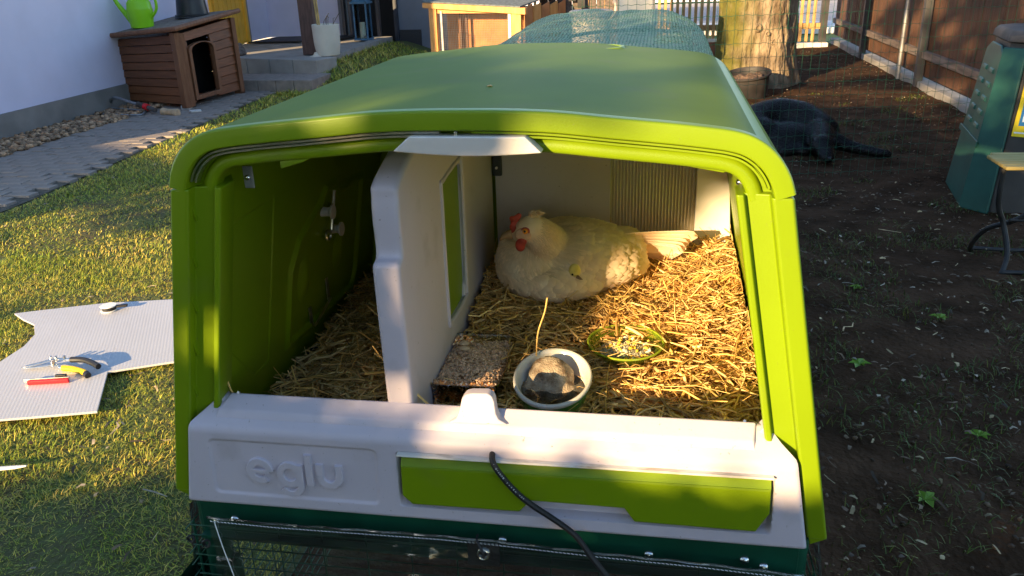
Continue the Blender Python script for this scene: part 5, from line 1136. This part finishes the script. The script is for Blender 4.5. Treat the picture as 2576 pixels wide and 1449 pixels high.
def lq(pts, d0, d1, name, mat, par): mb = MB(); n = len(pts); mb.v = [lab(u, z, d0) for u, z in pts]+[lab(u, z, d1) for u, z in pts]; mb.f = [tuple(range(n)), tuple(range(2*n-1, n-1, -1))]+[(i, (i+1) % n, n+(i+1) % n, n+i) for i in range(n)]; return mb.obj(name, mat, par)
yl = lq([(.09, .42), (.36, .40), (.36, .80), (.10, .82)], -.012, -.006, 'label_sheet', 'label_yellow', cm)
lq([(.115, .475), (.36, .465), (.36, .735), (.122, .75)], -.006, -.004, 'label_field', 'label_blue', yl)
lq([(.130, .495), (.142, .495), (.150, .70), (.138, .70)], -.004, -.003, 'white_mark', 'label_white', yl); lq([(.142, .495), (.178, .492), (.178, .505), (.142, .508)], -.004, -.003, 'white_mark', 'label_white', yl)
for k in range(6): z = .545+.031*k; lq([(.17, z), (.215, z+.002), (.215, z+.012), (.17, z+.010)], -.004, -.003, 'white_mark', 'label_white', yl)
lq([(.145, .695), (.168, .70), (.172, .722), (.150, .715)], -.004, -.003, 'white_mark', 'label_white', yl)
lq([(.10, .435), (.16, .432), (.16, .440), (.10, .443)], -.006, -.005, 'small_print', 'label_white', yl)
# ================================================================== folding stool
stl = thing('garden_stool', 'wood slatted garden stool with curved black iron legs before the compost bin', 'stool', (2.0, 3.0, 0))
for k in range(6): MB().box((1.98, 2.80+.048*k+.0, .478-.0*k), (.44-.06*(k == 5), .042, .018), rotz(.05)).obj('slat', 'seat_wood', stl, bevel=.004, seg=1)
MB().tube(catmull([(1.775, 2.83, .465), (1.785, 2.84, .30), (1.83, 2.86, .20), (1.845, 2.80, .08), (1.815, 2.745, .0)], 6), .012, 8).obj('leg', 'iron_black', stl, smooth=True)
MB().tube(catmull([(2.03, 2.86, .46), (1.99, 2.86, .36), (1.90, 2.86, .235), (1.80, 2.95, .15), (1.775, 3.02, .06), (1.79, 3.08, .0)], 6), .012, 8).obj('leg', 'iron_black', stl, smooth=True)
MB().tube(catmull([(2.18, 2.83, .465), (2.17, 2.84, .30), (2.12, 2.86, .20), (2.11, 2.80, .08), (2.14, 2.745, .0)], 6), .012, 8).obj('leg', 'iron_black', stl, smooth=True)
MB().tube([(1.79, 3.08, .01), (1.98, 3.05, .012), (2.17, 3.08, .01)], .010, 8).obj('stretcher', 'iron_black', stl, smooth=True); MB().tube([(1.815, 2.745, .01), (2.14, 2.745, .01)], .010, 8).obj('stretcher', 'iron_black', stl, smooth=True); MB().tube([(1.85, 2.86, .22), (2.1, 2.86, .22)], .008, 8).obj('stretcher', 'iron_black', stl, smooth=True)
# ================================================================== black dog lying curled
dg_ = thing('black_dog', 'black short haired dog lying curled on the soil behind the wire fence', 'dog', (1.25, 5.4, 0))
def DYS(p): return p
H = MB()
def chain(pts, rs, k=5):
    P = catmull(pts, k); n = len(P)-1
    for i, p in enumerate(P): f = i/n*(len(rs)-1); j = min(int(f), len(rs)-2); r = rs[j]+(rs[j+1]-rs[j])*(f-j); H.ball(p, r, 14, 10)
chain([(.98, 5.72, .12), (1.06, 5.90, .15), (1.22, 5.98, .165), (1.38, 5.92, .155), (1.50, 5.74, .12)], [.13, .155, .165, .155, .125], 6)      # trunk curled
H.ball((1.05, 5.70, .12), (.16, .14, .115), 18, 12); H.ball((1.47, 5.70, .11), (.125, .13, .105), 18, 12)
chain([(1.46, 5.66, .13), (1.47, 5.54, .12), (1.455, 5.44, .10)], [.10, .085, .075], 4)       # neck
H.ball((1.45, 5.38, .10), (.075, .085, .072), 16, 12); chain([(1.45, 5.33, .085), (1.46, 5.26, .055), (1.465, 5.22, .045)], [.055, .046, .036], 4)   # head, muzzle
chain([(1.08, 5.62, .07), (1.22, 5.52, .045), (1.36, 5.47, .035)], [.065, .045, .035], 5)     # hind leg folded forward
chain([(1.40, 5.60, .06), (1.28, 5.50, .04), (1.20, 5.45, .03)], [.06, .04, .032], 5)         # fore leg
chain([(1.58, 5.62, .08), (1.68, 5.56, .05), (1.80, 5.48, .035), (1.90, 5.42, .028)], [.062, .046, .038, .030], 5)   # outstretched limb
H.ball((1.24, 5.72, .09), (.26, .20, .115), 20, 14)
remesh('body', H, .014, 'dog_fur', dg_, 8, .5)
for s, (x, y) in ((-1, (1.385, 5.42)), (1, (1.515, 5.40))):
    MB().ball((x, y, .095), (.022, .045, .055), 12, 8, R3(14*s, 'Y')).obj('ear', 'dog_fur', dg_, smooth=True)
MB().ball((1.466, 5.187, .048), (.018, .012, .013), 10, 8).obj('nose', 'pupil', dg_, smooth=True)
dm = [c for c in dg_.children if c.name.startswith('body')][0].data; fv = []; ff = []; ft = []
for p in dm.polygons:
    for _ in range(2):
        n = p.normal; c = p.center+Vector((random.uniform(-.007, .007), random.uniform(-.007, .007), random.uniform(-.004, .004))); fl = Vector((-.8, .5, -.35)); t = fl-n*fl.dot(n)
        if t.length < .1: continue
        t.normalize(); t = (t+Vector((random.gauss(0, .18), random.gauss(0, .18), random.gauss(0, .1)))).normalized(); s_ = n.cross(t)*.0022; L_f = random.uniform(.015, .03); b_ = len(fv)
        fv += [tuple(c-s_), tuple(c+s_), tuple(c+t*L_f+n*L_f*random.uniform(.12, .3))]; ff.append((b_, b_+1, b_+2)); g_ = random.uniform(.6, 3.0); ft += [(g_, g_, g_)]*3
pm('fur_hair', (.0034, .0031, .0030), .4, .3, 20, 0, spec=.5, attr='tint')
fast_mesh('fur', fv, ff, 'fur_hair', dg_, False, np.array(ft))['kind'] = 'stuff'
for ch in dg_.children:
    for v in ch.data.vertices: v.co.y -= .36; v.co.x -= .02
# ================================================================== plastic sheet with tools on the lawn
ps = [(-2.46, 1.84), (-2.37, 1.882), (-2.12, 1.99), (-1.848, 2.055), (-1.60, 2.12), (-1.33, 1.52), (-1.508, 1.471), (-1.667, 1.39), (-1.698, 1.371), (-1.555, 1.10), (-1.733, 1.047), (-1.95, .985), (-2.10, 1.15), (-2.17, 1.35), (-2.178, 1.54), (-2.212, 1.648), (-2.286, 1.739), (-2.374, 1.784)]
def sheet_mat():
    m = pm('twinwall', (.62, .62, .65), .28, .03, 3, 0, spec=.5); nt = m.node_tree; L = nt.links; b = nt.nodes['Principled BSDF']; tc = _n(nt, 'ShaderNodeTexCoord'); w_ = _n(nt, 'ShaderNodeTexWave', wave_type='BANDS', bands_direction='X'); mp = _n(nt, 'ShaderNodeMapping'); mp.inputs['Rotation'].default_value = (0, 0, -.48); L.new(tc.outputs['Object'], mp.inputs[0]); L.new(mp.outputs[0], w_.inputs[0]); w_.inputs['Scale'].default_value = 26
    bp = _n(nt, 'ShaderNodeBump'); bp.inputs['Strength'].default_value = .07; bp.inputs['Distance'].default_value = .003; L.new(w_.outputs[0], bp.inputs['Height']); L.new(bp.outputs[0], b.inputs['Normal']); b.inputs['Transmission Weight'].default_value = .12
sheet_mat()
tag(MB().prism(ps, .028, .036, lambda u, v, d: (u, v, d-.010)).obj('plastic_sheet', 'twinwall', bevel=.001, seg=1), 'white fluted plastic sheet cut to shape lying on the lawn', 'plastic sheet')
zs_ = .027
sn = thing('tin_snips', 'tin snips with one yellow and one black handle on the plastic sheet', 'snips', (-1.88, 1.36, zs_))
zt = .05
MB().tube(catmull([(-1.80, 1.395, zt), (-1.86, 1.41, zt+.004), (-1.76, 1.375, zt)][:2]+[(-1.72, 1.36, zt-.006)], 3)[::-1], .0, 3) if 0 else None
MB().tube(catmull([(-1.865, 1.405, zt), (-1.81, 1.40, zt+.004), (-1.76, 1.385, zt), (-1.73, 1.37, zt-.004)], 5), .011, 10).obj('black_handle', 'black_plastic', sn, smooth=True)
MB().tube(catmull([(-1.87, 1.36, zt-.012), (-1.82, 1.352, zt-.010), (-1.77, 1.338, zt-.012), (-1.745, 1.322, zt-.014)], 5), .011, 10).obj('yellow_handle', 'handle_yellow', sn, smooth=True)
MB().tube([(-1.755, 1.329, zt-.0125), (-1.738, 1.318, zt-.0145)], .0118, 10).obj('handle_end', 'black_plastic', sn, smooth=True)
MB().tube(catmull([(-2.03, 1.345, zt-.012), (-1.98, 1.372, zt-.006), (-1.93, 1.40, zt), (-1.865, 1.405, zt)], 5), [.003]*2+[.008]*14, 8, flat=.5).obj('blade', 'steel', sn, smooth=True)
MB().tube(catmull([(-2.03, 1.342, zt-.014), (-1.97, 1.358, zt-.012), (-1.92, 1.375, zt-.010), (-1.87, 1.36, zt-.012)], 5), [.003]*2+[.007]*14, 8, flat=.5).obj('blade', 'steel', sn, smooth=True)
for x, y in ((-1.945, 1.40), (-1.925, 1.402), (-1.895, 1.408), (-1.915, 1.375), (-1.91, 1.362)): MB().cyl((x, y, zt-.008), (x, y, zt+.013), .0055, 10).obj('pivot_bolt', 'zinc', sn, smooth=True, ang=40)
kf = thing('cutter_knife', 'red and silver snap off cutter knife on the plastic sheet', 'knife', (-1.86, 1.265, zs_))
MB().hexa([(-1.925, 1.238, zs_), (-1.785, 1.272, zs_), (-1.788, 1.284, zs_), (-1.928, 1.250, zs_), (-1.925, 1.238, zs_+.016), (-1.785, 1.272, zs_+.016), (-1.788, 1.284, zs_+.016), (-1.928, 1.250, zs_+.016)]).obj('red_grip', 'red_plastic', kf, bevel=.003)
MB().hexa([(-1.945, 1.248, zs_+.002), (-1.79, 1.286, zs_+.002), (-1.793, 1.294, zs_+.002), (-1.945, 1.254, zs_+.002), (-1.945, 1.248, zs_+.018), (-1.79, 1.286, zs_+.018), (-1.793, 1.294, zs_+.018), (-1.945, 1.254, zs_+.018)]).obj('blade_channel', 'steel', kf, bevel=.002)
MB().hexa([(-1.84, 1.276, zs_+.016), (-1.80, 1.285, zs_+.016), (-1.803, 1.297, zs_+.016), (-1.842, 1.288, zs_+.016), (-1.84, 1.276, zs_+.026), (-1.80, 1.285, zs_+.026), (-1.803, 1.297, zs_+.026), (-1.842, 1.288, zs_+.026)]).obj('slider', 'black_plastic', kf, bevel=.003)
so = thing('tape_spool', 'white spool with black wire near the far edge of the plastic sheet', 'spool', (-2.045, 1.91, zs_))
for z in (0, .020): MB().lathe([(.033, 0), (.034, .002), (.033, .004), (0, .004)], (-2.052, 1.91, zs_+z), 24).obj('flange', 'label_white', so, smooth=True, ang=40)
MB().cyl((-2.052, 1.91, zs_+.004), (-2.052, 1.91, zs_+.020), .028, 20).obj('wound_wire', 'black_rubber', so, smooth=True, ang=40)
MB().box((-2.0, 1.925, zs_+.017), (.05, .02, .010), rotz(.35)).obj('wire_end', 'black_rubber', so, bevel=.004)
tag(MB().tube([(-1.72, .73, .03), (-1.64, .748, .028), (-1.585, .757, .032), (-1.555, .765, .034)], [.011, .010, .008, .004], 8, flat=.5).obj('plastic_offcut', 'label_white', smooth=True), 'white plastic offcut lying in the shaded grass at the left', 'plastic offcut')
# crumbs on the roof and sill
for k, (x, y, L, a_, lb) in enumerate(((-.155, .80, .035, .35, 'flat straw bit lying near the back of the coop roof'), (.0, .22, .008, .4, 'tiny pale chip on the middle of the coop roof'), (.245, .26, .010, -.2, 'small dry crumb on the right half of the coop roof'))):
    z = 1.2085-abs(x)*.06*(abs(x) > .1) - (0 if abs(x) < .1 else (abs(x)-.1)*.02); d = Vector((math.cos(a_), math.sin(a_), 0)); tag(MB().tube([Vector((x, y, z))-d*L/2, Vector((x, y, z+.001)), Vector((x, y, z))+d*L/2], [.002, .0028, .0015], 6, flat=.5).obj('roof_crumb', 'litter', tint=(.9, .7, .4)), lb, 'crumb')
# ================================================================== unseen hedge and tree, foliage shaped to cast the dappled shade
SU = Vector((math.cos(SUN_AZ), -math.sin(SUN_AZ), 0)); SV = Vector((math.sin(SUN_AZ)*math.sin(SUN_EL), math.cos(SUN_AZ)*math.sin(SUN_EL), math.cos(SUN_EL)))
def at_sun(u, v, w_): return SU*u+SV*v-SDIR*w_
HT = [(-3.2, -.22), (-2.6, -.16), (-2.0, -.08), (-1.5, -.01), (-1.2, .10), (-.95, .36), (-.6, .60), (-.3, .655), (0, .665), (.3, .672), (.5, .675), (.8, .70), (1.9, .82)]
def htop(u):
    for a, b in zip(HT, HT[1:]):
        if u <= b[0]: t = max(0, (u-a[0])/(b[0]-a[0])); return a[1]+(b[1]-a[1])*t
    return HT[-1][1]
def gauss(u, v, cu, cv, su, sv): return math.exp(-((u-cu)/su)**2-((v-cv)/sv)**2)
def shade(u, v):
    n = noise.noise((u*3.1, v*4.2, 3.3))+.5*noise.noise((u*8, v*11, 1.1)); n2 = noise.noise((u*1.1, v*2.2, 8.8))+.45*noise.noise((u*3.5, v*6, 2.0))
    if v < 1.30 and -.75 < u < .6:
        d = .86 if u < -.06 else (.25 if u < .05 else -.35)
        d += .75*n
        d -= 1.5*gauss(u, v, -.20, 1.165, .11, .05)+1.2*gauss(u, v, -.30, .86, .025, .06)+1.5*gauss(u, v, -.33, .765, .09, .06)+1.2*gauss(u, v, -.16, .72, .10, .035)+1.0*gauss(u, v, -.07, .92, .04, .14)
        d += 1.5*gauss(u, v, -.29, 1.07, .07, .06)+1.6*gauss(u, v, -.02, 1.18, .075, .05)+1.3*gauss(u, v, .13, .735, .035, .03)+1.0*gauss(u, v, .335, .72, .022, .03)+1.2*gauss(u, v, .30, .92, .02, .05)
        d -= 1.2*gauss(u, v, .25, .85, .12, .22)
        if v > 1.19: d = .26+.9*n-1.0*gauss(u, v, .22, 1.26, .14, .035)-.7*gauss(u, v, -.1, 1.29, .12, .02)
        return d
    if u >= .6: return .8 if v < 1.6 else .3+.8*n
    if -4.7 < u < -.75 and v < .62:
        b = .10+1.1*n2                                   # lawn: broad bands
        b -= 1.3*gauss(u, v, -2.35, .06, .55, .16)+1.1*gauss(u, v, -3.3, .25, .6, .07)
        b += 1.3*gauss(u, v, -3.9, .42, .9, .07)
        return b
    if u < -4.7: return 1.0 if v < .60 else -1
    if v < 1.30: return .55+.9*n2
    b = .34+1.25*n2
    b += .9*gauss(u, v, -1.5, 1.40, .8, .22)+.6*gauss(u, v, -.1, 1.7, .5, .3)+.75*gauss(u, v, -.9, 2.5, .9, .5)
    b -= 1.2*gauss(u, v, -3.1, 2.45, .5, .35)+1.8*gauss(u, v, -2.0, 1.97, .55, .09)+.8*gauss(u, v, -2.3, 1.85, .3, .05)
    return b
def leaf_cloud(name, n, sample, size, parent):
    V = np.zeros((n*4, 3)); i = 0
    while i < n:
        r = sample()
        if r is None: continue
        p = Vector(r); a = Vector((random.gauss(0, 1), random.gauss(0, 1), random.gauss(0, 1))).normalized(); b = a.cross(Vector((random.gauss(0, 1), random.gauss(0, 1), random.gauss(0, 1)))).normalized(); s = size*random.uniform(.6, 1.3)
        V[4*i:4*i+4] = [p-a*s*.6, p+b*s*.32, p+a*s*.6, p-b*s*.32]; i += 1
    F = np.arange(n*4).reshape(-1, 4); return tag(fast_mesh(name, V, F, 'leaf', parent), kind='stuff')
hd = thing('shade_hedge', 'unseen green hedge behind the photographer, shaped to shade the coop front', 'hedge', (-3, -4.2, 0))
def hsamp():
    u = random.uniform(-3.2, 1.9); v = random.uniform(-1.7, .8); w_ = random.uniform(5.0, 6.0); t = htop(u)+.022*noise.noise((u*9, 0, 4))
    if v > t: return None
    p = at_sun(u, v, w_); return p if p.z > 0 else None
leaf_cloud('foliage', 36000, hsamp, .09, hd)
for k in range(9): p = at_sun(-2.9+.55*k, 0, 5.5); MB().tube([(p.x, p.y, 0), (p.x+.03, p.y, max(.25, .55*(htop(-2.9+.55*k)+1.5)))], [.03, .015], 6).obj('stem', 'trunk', hd)
st_ = thing('shade_tree', 'broad leafy tree outside the picture whose branches shade the yard', 'tree', (0, 0, 0))
tb = at_sun(2.6, 0, 8.0); st_.location = (tb.x, tb.y, 0)
MB().tube(catmull([(tb.x, tb.y, 0), (tb.x+.1, tb.y, 1.5), (tb.x-.1, tb.y+.1, 3.0), (tb.x, tb.y, 5.5)], 6), [.30-.011*k for k in range(19)], 12).obj('trunk', 'trunk', st_, smooth=True)
for k in range(7):
    v = .75+.42*k; e = at_sun(-4.4+.3*(k % 3), v+.2, 7.2+.3*(k % 3)); m_ = at_sun(-.8, v+.35 if v > 1 else 1.45, 7.6); z0 = 2.2+.45*k
    MB().tube(catmull([(tb.x, tb.y, z0), (*(Vector((tb.x, tb.y)).lerp(Vector((m_.x, m_.y)), .5)), (z0+m_.z)/2+.3), tuple(m_), tuple(e)], 6), [.075-.0037*j for j in range(19)], 8).obj('limb', 'trunk', st_, smooth=True)
def tsamp():
    u = random.uniform(-6.8, 1.4); v = random.uniform(-.15, 3.3) if random.random() < .55 else random.uniform(.5, 1.45)
    if u < -.75 and v < htop(u): return None
    if shade(u, v) < .30: return None
    return at_sun(u, v, random.uniform(6.0, 8.5))
leaf_cloud('foliage', 54000, tsamp, .075, st_)

leaf_cloud('path_shade_leaves', 5000, lambda: at_sun(random.uniform(-6.8, -4.7), random.uniform(-.1, .60), random.uniform(6.5, 8)), .085, st_)  # extra unseen leaves added to shade the near end of the path
# upper crown and shrubbery to its right, added to block low sky light
def crown_hi():
    u = random.uniform(-9, 6.5); v = random.uniform(3.75, 8.5); return at_sun(u, v, random.uniform(7.0, 10.5))
leaf_cloud('sky_block_crown', 2600, crown_hi, .30, st_)
bu = thing('sky_block_shrubs', 'unseen tall shrubbery behind the photographer, added to block low sky light', 'shrub', (0, 0, 0)); q = at_sun(4.2, 0, 6.5); bu.location = (q.x, q.y, 0)
def shr():
    u = random.uniform(1.5, 8.0); v = random.uniform(-1.6, 3.9); p = at_sun(u, v, random.uniform(6.0, 7.5)); return p if p.z > 0 else None
leaf_cloud('foliage', 6000, shr, .22, bu)
for k in range(5): p = at_sun(2.3+1.2*k, 0, 6.8); MB().tube([(p.x, p.y, 0), (p.x+.1, p.y, 2.6)], [.06, .02], 6).obj('stem', 'trunk', bu)
